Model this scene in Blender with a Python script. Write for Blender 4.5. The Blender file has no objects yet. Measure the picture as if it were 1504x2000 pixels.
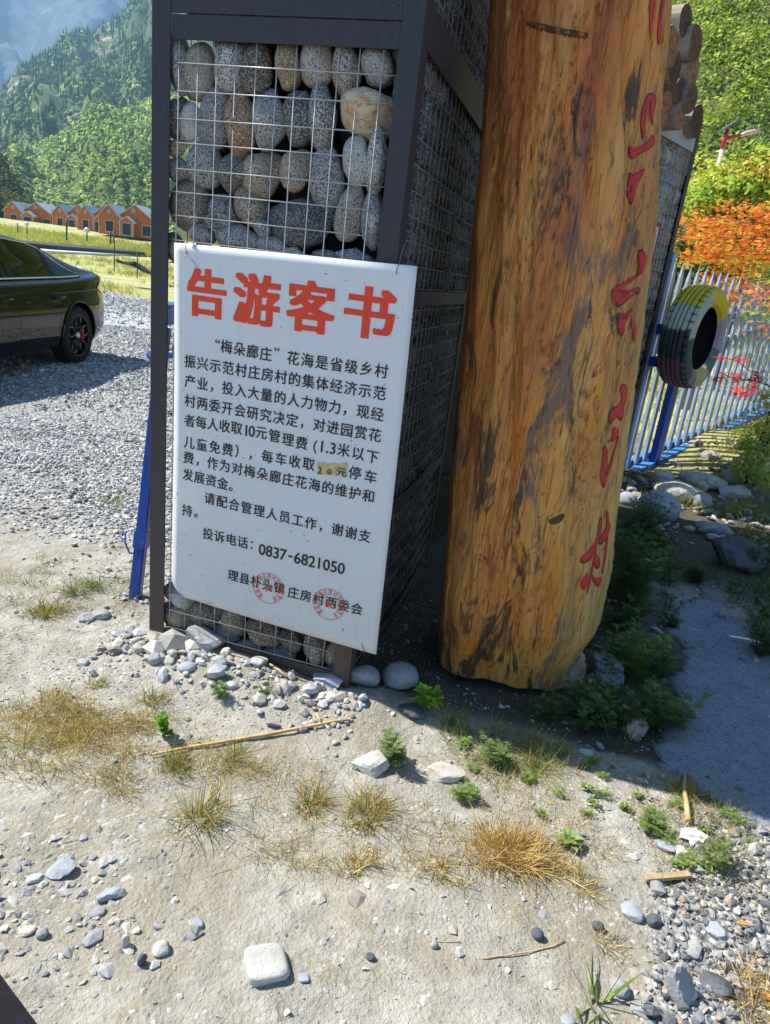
import bpy, bmesh, math, random
import numpy as np
from mathutils import Vector, Matrix
from mathutils.bvhtree import BVHTree
import mathutils.geometry as mgeo

S = bpy.context.scene
COL = S.collection
rs = np.random.RandomState(7)
PI = math.pi
# ------------------------------------------------------------------ camera
f = 1340.0; CH = 1.5
_n = np.array([-476, 3850.]); _N = np.hypot(*_n); _ux, _uy = -_n[0] / _N, _n[1] / _N
_p = math.atan(f / _N)
F = np.array([0, math.cos(_p), -math.sin(_p)]); U0 = np.array([0, math.sin(_p), math.cos(_p)]); R0 = np.array([1., 0, 0])
CX = _uy * R0 + _ux * U0; CY = -_ux * R0 + _uy * U0
CC = np.array([0, 0, CH])
cam = bpy.data.cameras.new('camera'); camo = bpy.data.objects.new('camera', cam); COL.objects.link(camo)
cam.sensor_fit = 'VERTICAL'; cam.sensor_height = 36; cam.lens = f / 2000 * 36
cam.clip_start = 0.05; cam.clip_end = 12000
camo.matrix_world = Matrix(((CX[0], CY[0], -F[0], 0), (CX[1], CY[1], -F[1], 0), (CX[2], CY[2], -F[2], CH), (0, 0, 0, 1)))
S.camera = camo
# ------------------------------------------------------------------ world, sun, exposure
SUN_EL = math.radians(50); SHAD = np.array([.962, -.272])
SUN_ROT = math.atan2(-SHAD[0], -SHAD[1])          # compass angle of the sun, clockwise from +Y
HAZE_D = 0.00022
W = bpy.data.worlds.new('World'); S.world = W; W.use_nodes = True
wn = W.node_tree.nodes; wl = W.node_tree.links
sky = wn.new('ShaderNodeTexSky'); sky.sky_type = 'NISHITA'; sky.sun_disc = False
sky.sun_elevation = SUN_EL; sky.sun_rotation = SUN_ROT; sky.altitude = 1800; sky.air_density = 1.0; sky.dust_density = .6; sky.ozone_density = 3.0
bg = wn['Background']; bg.inputs['Strength'].default_value = 0.05
wl.new(sky.outputs[0], bg.inputs['Color'])
sl = bpy.data.lights.new('sun', 'SUN'); sl.energy = 5.0; sl.angle = math.radians(.53); sl.color = (1, .95, .86)
so = bpy.data.objects.new('sun', sl); COL.objects.link(so)
_L = Vector((SHAD[0] * math.cos(SUN_EL), SHAD[1] * math.cos(SUN_EL), -math.sin(SUN_EL)))
so.rotation_euler = _L.to_track_quat('-Z', 'Y').to_euler(); so.location = (-20, 8, 30)
S.view_settings.view_transform = 'Standard'; S.view_settings.look = 'None'; S.view_settings.gamma = 1
S.view_settings.use_curve_mapping = False
S.view_settings.exposure = 1.22
S.render.engine = 'CYCLES'
S.cycles.max_bounces = 8; S.cycles.transparent_max_bounces = 16; S.cycles.volume_bounces = 1

# ------------------------------------------------------------------ geometry helpers
def ray(u, v): return (u - 752) / f * CX + (1000 - v) / f * CY + F
def g(u, v, z=0.):
    d = ray(u, v); return CC + (z - CH) / d[2] * d
def at(u, v, y):
    d = ray(u, v); return CC + d * y / d[1]
def at_r(u, v, r):
    d = ray(u, v); return CC + d * r / math.hypot(d[0], d[1])
YAW = math.radians(14); GE = np.array([math.cos(YAW), -math.sin(YAW), 0]); GD = np.array([math.sin(YAW), math.cos(YAW), 0])
GP = g(293, 1245)
def face(u, v, off=0.):                       # pixel -> (s, z) on the gabion's front plane
    d = ray(u, v); t = ((GP - GD * off - CC) @ GD) / (d @ GD); P = CC + t * d
    return float((P - GP) @ GE), float(P[2])
def fw(s, dd, z): return GP + GE * s + GD * dd + np.array([0, 0, z])

def _hash(ix, iy, seed):
    h = (ix * 374761393 + iy * 668265263 + seed * 1274126177) & 0xffffffff
    h = ((h ^ (h >> 13)) * 1274126177) & 0xffffffff
    return ((h ^ (h >> 16)) & 0xffff) / 65535.0
def vnoise(x, y, seed=0):
    x = np.asarray(x, float); y = np.asarray(y, float)
    x, y = np.broadcast_arrays(x, y)
    ix = np.floor(x).astype(np.int64); iy = np.floor(y).astype(np.int64)
    fx = x - ix; fy = y - iy; fx = fx * fx * (3 - 2 * fx); fy = fy * fy * (3 - 2 * fy)
    a = _hash(ix, iy, seed); b = _hash(ix + 1, iy, seed); c = _hash(ix, iy + 1, seed); d = _hash(ix + 1, iy + 1, seed)
    return (a + (b - a) * fx) * (1 - fy) + (c + (d - c) * fx) * fy - .5
def fbm(x, y, octv=5, seed=0, gain=.5):
    r = 0; a = 1; k = 1.0
    for o in range(octv):
        r = r + a * vnoise(x * k + 17.3 * o, y * k - 9.1 * o, seed + o); a *= gain; k *= 2.03
    return r
def sstep(a, b, x):
    t = np.clip((x - a) / (b - a), 0, 1); return t * t * (3 - 2 * t)

def tag(o, label=None, cat=None, group=None, kind=None):
    if label: o['label'] = label
    if cat: o['category'] = cat
    if group: o['group'] = group
    if kind: o['kind'] = kind
    return o
def empty(name, loc, label, cat, group=None, rz=0.):
    o = bpy.data.objects.new(name, None); COL.objects.link(o); o.location = loc; o.rotation_euler = (0, 0, rz); o.empty_display_size = .1
    return tag(o, label, cat, group)
def link(name, me, parent=None, mat=None):
    if mat is not None and len(me.materials) == 0: me.materials.append(mat)
    o = bpy.data.objects.new(name, me); COL.objects.link(o)
    if parent is not None: o.parent = parent
    return o
class Acc:
    """collects numpy geometry, builds ONE mesh"""
    def __init__(s): s.V = []; s.T = []; s.C = []; s.n = 0
    def add(s, V, T, c=(1, 1, 1)):
        V = np.asarray(V, float).reshape(-1, 3); T = np.asarray(T, int)
        c = np.asarray(c, float)
        if c.ndim == 1: c = np.broadcast_to(c, (len(V), 3))
        s.V.append(V); s.T.append(T + s.n); s.C.append(c); s.n += len(V)
    def mesh(s, name, smooth=False, org=None):
        V = np.concatenate(s.V); C_ = np.concatenate(s.C)
        if org is not None: V = V - np.asarray(org, float)
        me = bpy.data.meshes.new(name)
        tri = [t for t in s.T if t.shape[1] == 3]; quad = [t for t in s.T if t.shape[1] == 4]
        idx = []; tot = []
        if tri: t = np.concatenate(tri); idx.append(t.ravel()); tot.append(np.full(len(t), 3))
        if quad: q = np.concatenate(quad); idx.append(q.ravel()); tot.append(np.full(len(q), 4))
        idx = np.concatenate(idx); tot = np.concatenate(tot); st = np.concatenate([[0], np.cumsum(tot)[:-1]])
        me.vertices.add(len(V)); me.vertices.foreach_set('co', V.ravel())
        me.loops.add(len(idx)); me.loops.foreach_set('vertex_index', idx.astype(np.int32))
        me.polygons.add(len(tot)); me.polygons.foreach_set('loop_start', st.astype(np.int32)); me.polygons.foreach_set('loop_total', tot.astype(np.int32))
        me.polygons.foreach_set('use_smooth', np.full(len(tot), smooth, dtype=bool))
        a = me.color_attributes.new('Col', 'FLOAT_COLOR', 'POINT')
        a.data.foreach_set('color', np.concatenate([C_, np.ones((len(C_), 1))], 1).ravel().astype(np.float32))
        me.update(calc_edges=True); me.validate()
        return me
    def build(s, name, mat, parent=None, smooth=False, org=None):
        o = link(name, s.mesh(name, smooth, org), parent, mat)
        if org is not None: o.location = org
        return o
BOXT = np.array([[0, 3, 2, 1], [4, 5, 6, 7], [0, 1, 5, 4], [1, 2, 6, 5], [2, 3, 7, 6], [3, 0, 4, 7]])
def box_vf(c, sx, sy, sz, ax=None):
    ax = np.eye(3) if ax is None else np.asarray(ax, float)
    P = np.array([[-1, -1, -1], [1, -1, -1], [1, 1, -1], [-1, 1, -1], [-1, -1, 1], [1, -1, 1], [1, 1, 1], [-1, 1, 1]]) * .5 * np.array([sx, sy, sz])
    return P @ ax + np.asarray(c, float), BOXT
def box(name, c, sx, sy, sz, mat, parent=None, ax=None, bev=0.):
    V, T = box_vf((0, 0, 0), sx, sy, sz, ax)
    me = bpy.data.meshes.new(name); me.from_pydata(V.tolist(), [], T.tolist())
    if bev:
        bm = bmesh.new(); bm.from_mesh(me); bmesh.ops.bevel(bm, geom=bm.edges[:], offset=bev, segments=2, affect='EDGES', profile=.6); bm.to_mesh(me); bm.free()
    o = link(name, me, parent, mat); o.location = np.asarray(c, float) if parent is None else np.asarray(c, float) - np.array(parent.location)
    return o
def frame_of(d):
    d = np.asarray(d, float); d = d / np.linalg.norm(d)
    a = np.array([0, 0, 1.]) if abs(d[2]) < .9 else np.array([1., 0, 0])
    x = np.cross(a, d); x /= np.linalg.norm(x); y = np.cross(d, x); return x, y, d
def tube_vf(pts, rad, n=6, cap=True):
    pts = np.asarray(pts, float); m = len(pts); rad = np.broadcast_to(np.asarray(rad, float), (m,))
    V = []; ang = np.arange(n) * 2 * PI / n
    for i in range(m):
        d = pts[min(i + 1, m - 1)] - pts[max(i - 1, 0)]; x, y, _ = frame_of(d)
        V.append(pts[i] + rad[i] * (np.cos(ang)[:, None] * x + np.sin(ang)[:, None] * y))
    V = np.concatenate(V); T = []
    for i in range(m - 1):
        for k in range(n):
            a = i * n + k; b = i * n + (k + 1) % n; T.append([a, b, b + n, a + n])
    T = np.array(T)
    if cap:
        V = np.concatenate([V, pts[:1], pts[-1:]]); c0 = m * n; c1 = c0 + 1
        for k in range(n):
            T = np.concatenate([T, [[c0, (k + 1) % n, k, c0]], [[c1, (m - 1) * n + k, (m - 1) * n + (k + 1) % n, c1]]])
    return V, T
def fixq(T):                                        # split degenerate quads into tris
    T = np.asarray(T); q = T[T[:, 0] != T[:, 3]] ; t = T[T[:, 0] == T[:, 3]][:, :3]; return q, t
def addtube(acc, pts, rad, n=6, c=(1, 1, 1), cap=True):
    V, T = tube_vf(pts, rad, n, cap); q, t = fixq(T)
    b = acc.n; acc.add(V, q, c)
    if len(t): acc.T.append(t + b)
def tube(name, pts, rad, mat, parent=None, n=6, smooth=True):
    a = Acc(); pts = np.asarray(pts, float); org = np.zeros(3) if parent is None else np.array(parent.location)
    if parent is None: org = pts[0].copy()
    addtube(a, pts - org, rad, n); o = a.build(name, mat, parent, smooth)
    if parent is None: o.location = org
    return o
def _ico(sub):
    bm = bmesh.new(); bmesh.ops.create_icosphere(bm, subdivisions=sub, radius=1); bm.verts.ensure_lookup_table()
    V = np.array([v.co[:] for v in bm.verts]); T = np.array([[v.index for v in fc.verts] for fc in bm.faces]); bm.free(); return V, T
ICO = {k: _ico(k) for k in (1, 2, 3, 4)}
def rock_v(sub, seed, rough=.25, facet=0, power=1.0, planes=7):
    """a unit stone; facet>0 cuts flat faces into it"""
    V, T = ICO[sub]; r = np.random.RandomState(seed); V = V.copy()
    n = V / np.linalg.norm(V, axis=1)[:, None]
    k = np.zeros(len(V))
    for q in range(5):
        w = r.normal(size=3) * (1.2 + q * .8); k += np.sin(n @ w + r.rand() * 6) * rough / (1 + q)
    R = 1 + k * .5
    if facet:
        for q in range(planes):
            pn = r.normal(size=3); pn /= np.linalg.norm(pn); dd = facet + r.rand() * .25
            dot = n @ pn; lim = np.where(dot > .05, dd / np.maximum(dot, .05), 9); R = np.minimum(R, lim)
    return n * R[:, None], T
def rotm(ax, a):
    return np.array(Matrix.Rotation(a, 3, Vector(ax)))
def rand_rot(r):
    q = r.normal(size=4); q /= np.linalg.norm(q); w, x, y, z = q
    return np.array([[1 - 2 * (y * y + z * z), 2 * (x * y - z * w), 2 * (x * z + y * w)], [2 * (x * y + z * w), 1 - 2 * (x * x + z * z), 2 * (y * z - x * w)], [2 * (x * z - y * w), 2 * (y * z + x * w), 1 - 2 * (x * x + y * y)]])

# ------------------------------------------------------------------ material helpers
class N:
    def __init__(s, name, rough=.8, spec=.3, metal=0.):
        s.m = bpy.data.materials.new(name); s.m.use_nodes = True; s.nt = s.m.node_tree; s.b = s.nt.nodes['Principled BSDF']; s.o = s.nt.nodes['Material Output']
        s.b.inputs['Roughness'].default_value = rough; s.b.inputs['Specular IOR Level'].default_value = spec; s.b.inputs['Metallic'].default_value = metal
    def n(s, t, **k):
        x = s.nt.nodes.new('ShaderNode' + t)
        for a, b in k.items(): setattr(x, a, b)
        return x
    def put(s, sock, v):
        if isinstance(v, bpy.types.NodeSocket): s.nt.links.new(v, sock)
        elif isinstance(v, (tuple, list)) and len(v) == 3 and sock.type == 'RGBA': sock.default_value = (*v, 1)
        else: sock.default_value = v
    def pos(s): return s.n('NewGeometry').outputs['Position']
    def obj(s): return s.n('TexCoord').outputs['Object']
    def attr(s, a='Col'): return s.n('Attribute', attribute_name=a).outputs['Color']
    def ocol(s): return s.n('ObjectInfo').outputs['Color']
    def orand(s): return s.n('ObjectInfo').outputs['Random']
    def map(s, v, sc=(1, 1, 1), rot=(0, 0, 0), loc=(0, 0, 0)):
        x = s.n('Mapping'); s.put(x.inputs['Vector'], v); x.inputs['Scale'].default_value = sc; x.inputs['Rotation'].default_value = rot; x.inputs['Location'].default_value = loc; return x.outputs[0]
    def noise(s, v, sc=5, det=4, ro=.55, dist=0, out='Fac'):
        x = s.n('TexNoise'); s.put(x.inputs['Vector'], v); s.put(x.inputs['Scale'], sc); x.inputs['Detail'].default_value = det; x.inputs['Roughness'].default_value = ro; x.inputs['Distortion'].default_value = dist; return x.outputs[out]
    def vor(s, v, sc=5, feat='F1', out='Distance', rnd=1.):
        x = s.n('TexVoronoi', feature=feat); s.put(x.inputs['Vector'], v); x.inputs['Scale'].default_value = sc; x.inputs['Randomness'].default_value = rnd; return x.outputs[out]
    def ramp(s, fac, st, interp='LINEAR'):
        x = s.n('ValToRGB'); s.put(x.inputs[0], fac); e = x.color_ramp.elements; x.color_ramp.interpolation = interp
        while len(e) < len(st): e.new(.5)
        for i, (p, c) in enumerate(st):
            e[i].position = p; e[i].color = (*c, 1) if isinstance(c, (tuple, list)) else (c, c, c, 1)
        return x.outputs[0]
    def mix(s, fac, a, b, mode='MIX'):
        x = s.n('Mix', data_type='RGBA', blend_type=mode); s.put(x.inputs[0], fac); s.put(x.inputs[6], a); s.put(x.inputs[7], b); return x.outputs[2]
    def math(s, op, a, b=0., c=0.):
        x = s.n('Math', operation=op); s.put(x.inputs[0], a); s.put(x.inputs[1], b); s.put(x.inputs[2], c); return x.outputs[0]
    def sep(s, c):
        x = s.n('SeparateColor'); s.put(x.inputs[0], c); return x.outputs
    def sepxyz(s, c):
        x = s.n('SeparateXYZ'); s.put(x.inputs[0], c); return x.outputs
    def bump(s, h, st=.5, dist=.01, nrm=None):
        x = s.n('Bump'); s.put(x.inputs['Height'], h); x.inputs['Strength'].default_value = st; x.inputs['Distance'].default_value = dist
        if nrm is not None: s.put(x.inputs['Normal'], nrm)
        s.put(s.b.inputs['Normal'], x.outputs[0]); return x.outputs[0]
    def base(s, c): s.put(s.b.inputs['Base Color'], c); return s
    def rough(s, c): s.put(s.b.inputs['Roughness'], c); return s
def simple(name, c, rough=.6, spec=.4, metal=0., var=.25, sc=6., bumps=.0, coat=0.):
    k = N(name, rough, spec, metal); p = k.obj(); nz = k.noise(p, sc, 5, .6)
    k.base(k.mix(k.ramp(nz, [(.3, 0.), (.7, 1.)]), tuple(x * (1 - var) for x in c), tuple(min(1, x * (1 + var)) for x in c)))
    if bumps: k.bump(k.noise(p, sc * 6, 4, .6), bumps, .003)
    k.b.inputs['Coat Weight'].default_value = coat
    return k.m
def leaf_mat(name, trans=.35, rough=.6):
    k = N(name, rough, .25); c = k.attr(); c = k.mix(.35, c, k.mix(k.noise(k.pos(), 3.0, 3), (.15, .15, .15), (1.7, 1.7, 1.7)), 'MULTIPLY')
    k.base(c); t = k.n('BsdfTranslucent'); k.put(t.inputs[0], k.mix(1., c, (1.5, 1.45, .8), 'MULTIPLY')); mx = k.n('MixShader'); mx.inputs[0].default_value = trans
    k.nt.links.new(k.b.outputs[0], mx.inputs[1]); k.nt.links.new(t.outputs[0], mx.inputs[2]); k.nt.links.new(mx.outputs[0], k.o.inputs[0]); return k.m
MLEAF = leaf_mat('foliage')
MDRY = leaf_mat('dry_grass', .2, .7)
# ================================================================== GROUND
def ground_z(x, y):
    x = np.asarray(x, float); y = np.asarray(y, float)
    z = 0.30 * sstep(2.3, 3.6, x) * sstep(4.6, 7.6, y) + .25 * sstep(3.5, 9, x) * sstep(6, 12, y)
    z = z + (sstep(95, 150, y) * 3.0) + np.where(y > 150, (y - 150) * .004, 0)
    z = z + np.where((x < -20) & (y > 95), 0, 0)
    near = 1 - sstep(6, 16, np.hypot(x, y))
    z = z + near * (fbm(x * 1.1, y * 1.1, 3, 3) * .045 + fbm(x * 6, y * 6, 4, 11) * .013 + fbm(x * 26, y * 26, 2, 15) * .0045)
    z = z + (1 - near) * fbm(x * .15, y * .15, 3, 5) * .12 * (1 - .85 * sstep(-30, -6, -np.abs(x + 18)) * sstep(18, 30, y) * 0)
    # dirt banked against the foot of the stone pillar, hollow behind it
    s = (x - GP[0]) * GE[0] + (y - GP[1]) * GE[1]; d = (x - GP[0]) * GD[0] + (y - GP[1]) * GD[1]
    z = z + .035 * np.exp(-((d + .06) / .16) ** 2) * sstep(-.15, .05, s) * (1 - sstep(.95, 1.15, s))
    z = z - .03 * sstep(-.05, .35, d) * (1 - sstep(1.2, 1.8, d)) * sstep(.2, .6, s) * (1 - sstep(2, 3, s))
    return z
def axis(segs):
    out = []
    for a, b, n in segs: out += list(np.linspace(a, b, n, endpoint=False))
    return np.array(out + [segs[-1][1]])
def geo(a, b, n): return a * (b / a) ** (np.arange(1, n + 1) / n)
xs = np.concatenate([-(geo(2.6, 3400, 62)[::-1]), np.linspace(-2.6, 2.9, 280), geo(2.9, 3400, 62)])
ys = np.concatenate([-(geo(1, 3400, 30)[::-1]), np.linspace(-.9, .6, 12), np.linspace(.62, 3.6, 205), geo(3.6, 3400, 120)])
XX, YY = np.meshgrid(xs, ys)
ZZ = ground_z(XX, YY)
nx, ny = len(xs), len(ys)
I = np.arange(nx * ny).reshape(ny, nx)
Q = np.stack([I[:-1, :-1], I[:-1, 1:], I[1:, 1:], I[1:, :-1]], -1).reshape(-1, 4)
def zones(x, y):
    n = fbm(x * 1.6, y * 1.6, 4, 21); r = np.hypot(x, y)
    gl = sstep(-.5, .6, (y - (2.95 + (x + 1.2) * -.55)) + n * .9) * sstep(-.2, .3, -(x + .7) + n * .4 + (y - 3) * .05)   # gravel yard on the left
    gl = gl * (1 - sstep(19, 24, y + n * 5))
    gr = sstep(-.12, .12, (x - .72) - (y - 1.2) * .45 + n * .35) * (1 - sstep(-.15, .1, y - 1.72 + n * .25))
    field = sstep(19, 24, y + n * 5)
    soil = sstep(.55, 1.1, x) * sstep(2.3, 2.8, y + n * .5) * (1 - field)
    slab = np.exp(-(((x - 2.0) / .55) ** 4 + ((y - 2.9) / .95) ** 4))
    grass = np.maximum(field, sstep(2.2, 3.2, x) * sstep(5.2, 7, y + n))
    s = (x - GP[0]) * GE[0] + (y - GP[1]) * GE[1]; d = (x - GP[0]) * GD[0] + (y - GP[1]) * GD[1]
    dk_shade = sstep(.02, .12, d + n * .12) * sstep(.3, .8, s) * (1 - sstep(2.6, 3.4, d)) * (1 - sstep(2.1, 2.5, s))  # dark patch painting the shade behind the pillar and around the trunk
    return np.stack([np.maximum(gl, gr), grass, np.clip(np.maximum(soil, dk_shade) * (1 - slab) * .95, 0, 1)], -1)
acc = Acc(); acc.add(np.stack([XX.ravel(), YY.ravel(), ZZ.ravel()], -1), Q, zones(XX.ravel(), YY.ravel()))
k = N('ground_dirt', .95, .15); P = k.pos(); zc = k.sep(k.attr())
n1 = k.noise(P, 1.3, 5, .6); n2 = k.noise(P, 14, 6, .65); n3 = k.noise(P, 90, 4, .7)
dirt = k.mix(k.ramp(n1, [(.35, 0.), (.65, 1.)]), (.32, .30, .26), (.48, .455, .40))
dirt = k.mix(k.math('MULTIPLY', k.ramp(k.noise(P, 2.3, 6, .7, .6), [(.47, 0.), (.58, 1.)]), .85), dirt, (.31, .27, .195))
dirt = k.mix(k.ramp(n2, [(.38, .75), (.58, 0.)]), dirt, (.27, .25, .205))
vc = k.vor(P, 95, out='Color'); vd = k.vor(P, 95)
grit = k.ramp(k.sep(vc)[0], [(.0, .16), (.4, .35), (.8, .55), (1., .66)])
dirt = k.mix(k.math('MULTIPLY', k.math('MULTIPLY', k.ramp(k.sep(vc)[1], [(.74, 0.), (.82, 1.)]), k.ramp(k.noise(P, 1.7, 3), [(.45, .1), (.62, 1.)])), .55), dirt, grit)
gv = k.vor(P, 42, out='Color'); gd = k.vor(P, 42)
grav = k.mix(k.sep(gv)[0], (.28, .29, .30), (.58, .58, .57)); grav = k.mix(k.ramp(gd, [(.4, 0.), (.75, .75)]), grav, (.07, .07, .07))
gfar = k.mix(k.noise(P, 25, 6, .75), (.28, .285, .29), (.66, .66, .66))
dist = k.sepxyz(P)[1]
grav = k.mix(k.ramp(k.math('MULTIPLY', dist, .05), [(.3, 0.), (.55, 1.)]), grav, gfar)
fld = k.mix(k.ramp(k.noise(P, .5, 6, .7), [(.35, 0.), (.6, 1.)]), (.26, .30, .06), (.44, .40, .18))
fld = k.mix(k.ramp(k.noise(P, .23, 4, .6), [(.52, 0.), (.64, .8)]), fld, (.52, .46, .36))
soil = k.mix(n2, (.045, .04, .03), (.12, .105, .085))  # dark soil colour, also fills the painted shade patch
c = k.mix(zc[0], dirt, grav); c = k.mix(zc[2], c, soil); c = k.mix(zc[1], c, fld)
k.base(c)
hh = k.math('ADD', k.math('MULTIPLY', n3, .35), k.math('MULTIPLY', k.math('SUBTRACT', 1., gd), zc[0]))
hh = k.math('ADD', hh, k.math('MULTIPLY', n2, .9)); hh = k.math('ADD', hh, k.math('MULTIPLY', k.math('SUBTRACT', 1., vd), .05))
k.bump(hh, 1., .022)
MGROUND = k.m
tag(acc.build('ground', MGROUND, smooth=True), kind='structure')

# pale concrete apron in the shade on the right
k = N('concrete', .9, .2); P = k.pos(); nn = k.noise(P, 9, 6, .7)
c = k.mix(nn, (.17, .19, .24), (.36, .40, .49)); c = k.mix(k.ramp(k.noise(P, 70, 4, .8), [(.54, 0.), (.60, .8)]), c, (.10, .10, .10)); c = k.mix(k.ramp(k.noise(P, 3.5, 5, .7), [(.55, 0.), (.72, .7)]), c, (.2, .19, .16))  # blue of the skylit shade is tinted into the concrete colour
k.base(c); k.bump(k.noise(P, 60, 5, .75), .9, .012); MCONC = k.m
def slab_mesh():
    pts = [g(u, v)[:2] for u, v in ((1268, 1490), (1290, 1380), (1312, 1290), (1318, 1210), (1330, 1168), (1372, 1150), (1400, 1165), (1430, 1200), (1470, 1240), (1530, 1280), (1700, 1400), (1760, 1600), (1560, 1640), (1440, 1590), (1350, 1540))]
    xs_ = np.arange(1.0, 2.9, .03); ys_ = np.arange(1.5, 4., .03); a = Acc(); poly = np.array(pts)
    def inside(x, y):
        c_ = False; j = len(poly) - 1
        for i_ in range(len(poly)):
            if ((poly[i_][1] > y) != (poly[j][1] > y)) and (x < (poly[j][0] - poly[i_][0]) * (y - poly[i_][1]) / (poly[j][1] - poly[i_][1]) + poly[i_][0]): c_ = not c_
            j = i_
        return c_
    ok = np.array([[inside(x + float(vnoise(x * 7, y * 7, 2)) * .12, y + float(vnoise(x * 7 + 9, y * 7, 3)) * .12) for x in xs_] for y in ys_])
    idx = -np.ones(ok.shape, int); idx[ok] = np.arange(ok.sum()); X_, Y_ = np.meshgrid(xs_, ys_)
    Z_ = ground_z(X_, Y_) * .8 + .012 + fbm(X_ * 9, Y_ * 9, 3, 4) * .006
    q = [[idx[i_, j_], idx[i_, j_ + 1], idx[i_ + 1, j_ + 1], idx[i_ + 1, j_]] for i_ in range(ok.shape[0] - 1) for j_ in range(ok.shape[1] - 1) if ok[i_:i_ + 2, j_:j_ + 2].all()]
    a.add(np.stack([X_[ok], Y_[ok], Z_[ok]], -1), np.array(q)); return a
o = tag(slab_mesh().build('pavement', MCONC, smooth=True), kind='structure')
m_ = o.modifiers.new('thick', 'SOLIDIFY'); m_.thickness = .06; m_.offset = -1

# ------------------------------------------------------------------ far road / basin strip beyond the yard
k = N('road_surface', .8, .3); k.base(k.mix(k.noise(k.pos(), .8, 5), (.46, .56, .60), (.60, .68, .70))); MROAD = k.m
def strip(name, top, bot, z, mat, th=.12, kind='structure'):
    T_ = [g(u, v, z) for u, v in top]; B_ = [g(u, v, z) for u, v in bot]; n_ = len(T_)
    V = T_ + B_ + [p_ - np.array([0, 0, th]) for p_ in B_] + [p_ - np.array([0, 0, th]) for p_ in T_]
    q = []
    for i_ in range(n_ - 1):
        q += [[n_ + i_, n_ + i_ + 1, i_ + 1, i_], [2 * n_ + i_, 2 * n_ + i_ + 1, n_ + i_ + 1, n_ + i_], [3 * n_ + i_ + 1, 3 * n_ + i_, i_, i_ + 1]]
    a = Acc(); a.add(np.array(V), np.array(q)); return tag(a.build(name, mat), kind=kind)
strip('road', [(-120, 455), (0, 470), (100, 480), (200, 488), (282, 494)], [(-120, 476), (0, 485), (100, 490), (200, 495), (282, 498)], .18, MROAD, .3)
MKERB = simple('dark_kerb_paint', (.03, .032, .035), .7)
strip('kerb', [(-120, 450), (0, 464.5), (100, 474.5), (200, 482), (282, 488.5)], [(-120, 454), (0, 469), (100, 479), (200, 487), (282, 493)], .5, MKERB, .35)

# ================================================================== MOUNTAINS
def slope_surface(az_t, D0, D1, z0, n_amp, sd, pw=1.0):
    azs = np.radians([a for a, _ in az_t]); tn = np.array([t for _, t in az_t])
    def fn(az, v):
        az = np.asarray(az, float); v = np.asarray(v, float)
        t = np.interp(az, azs, tn); D1_ = D1 * (1 + .12 * fbm(az * 9, az * 0, 3, sd)); D = D0 + (D1_ - D0) * v
        ztop = CH + D1_ * t; z = z0 + (ztop - z0) * v ** pw
        w = n_amp * D1
        nz = fbm(az * 22, v * 4, 5, sd + 3, .55)
        gul = np.abs(fbm(az * 40 + v * 1.5, v * 1.2, 4, sd + 9)) - .2
        z = z + w * (nz * .8 - gul * .7) * np.minimum(v * 4, 1) * (.25 + .75 * np.minimum((1.02 - v) * 5, 1))
        return np.stack([D * np.sin(az), D * np.cos(az), z], -1)
    return fn
def slope_mesh(name, fn, a0, a1, nxx, nyy, mat):
    az = np.radians(np.linspace(a0, a1, nxx)); v = np.linspace(0, 1, nyy); A_, V_ = np.meshgrid(az, v); P_ = fn(A_, V_).reshape(-1, 3)
    # close the back side so that it is a solid ridge
    back = fn(az, np.ones_like(az)) * np.array([1.25, 1.25, 1]); back[:, 2] = -1
    P_ = np.concatenate([P_, back]); I_ = np.arange(nxx * (nyy + 1)).reshape(nyy + 1, nxx)
    q = np.stack([I_[:-1, :-1], I_[:-1, 1:], I_[1:, 1:], I_[1:, :-1]], -1).reshape(-1, 4)
    a = Acc(); a.add(P_, q); return tag(a.build(name, mat, smooth=True), kind='structure')
def pxaz(pts): 
    r = []
    for u, v in pts:
        d = ray(u, v); r.append((math.degrees(math.atan2(d[0], d[1])), d[2] / math.hypot(d[0], d[1])))
    return r
def hill_mat(name, dark, light, rock, rockamt, sc):
    k = N(name, .95, .1); P = k.pos(); n_ = k.noise(P, sc, 6, .65); m = k.noise(P, sc * 6, 5, .7)
    c = k.mix(k.ramp(n_, [(.38, 0.), (.62, 1.)]), dark, light); c = k.mix(k.ramp(m, [(.35, .7), (.6, 0.)]), c, tuple(x * .45 for x in dark))
    c = k.mix(k.ramp(k.noise(k.map(P, (1, 1, .5)), sc * 2.2, 6, .7, .5), [(rockamt, 0.), (rockamt + .08, 1.)]), c, rock)
    k.base(c); k.bump(m, 1., 3.); return k.m
MHF = hill_mat('far_rock_mountain', (.06, .08, .10), (.12, .14, .14), (.36, .37, .40), .60, .004)
MHM = hill_mat('forest_slope', (.05, .085, .035), (.17, .23, .07), (.42, .34, .30), .58, .012)
MHN = hill_mat('green_slope', (.08, .13, .03), (.20, .26, .06), (.2, .2, .12), .70, .02)
farfn = slope_surface([(-75, .35), (-50, .33), (-38, .31), (-33, .33), (-29, .285), (-27.5, .27), (-25, .30), (-22, .32), (-18, .32), (-5, .30), (15, .28), (40, .28), (75, .28)], 1800, 2900, 0, .045, 31, .8)
slope_mesh('mountain', farfn, -75, 75, 300, 80, MHF)
midr = pxaz([(0, 172), (30, 150), (50, 137), (80, 122), (110, 98), (135, 75), (180, 52), (215, 35), (240, 22), (262, 8), (290, -12)])
midfn = slope_surface([(-70, .02), (-45, .05), (-36, .09)] + midr + [(-15, .31), (0, .33), (20, .33), (40, .3), (70, .3)], 420, 1150, 0, .05, 51, .9)
slope_mesh('mountain', midfn, -70, 70, 340, 100, MHM)
lowr = pxaz([(0, 303), (27, 295), (60, 280), (95, 267), (130, 246), (160, 238), (190, 235), (220, 222), (243, 213), (270, 203), (297, 194)])
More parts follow.
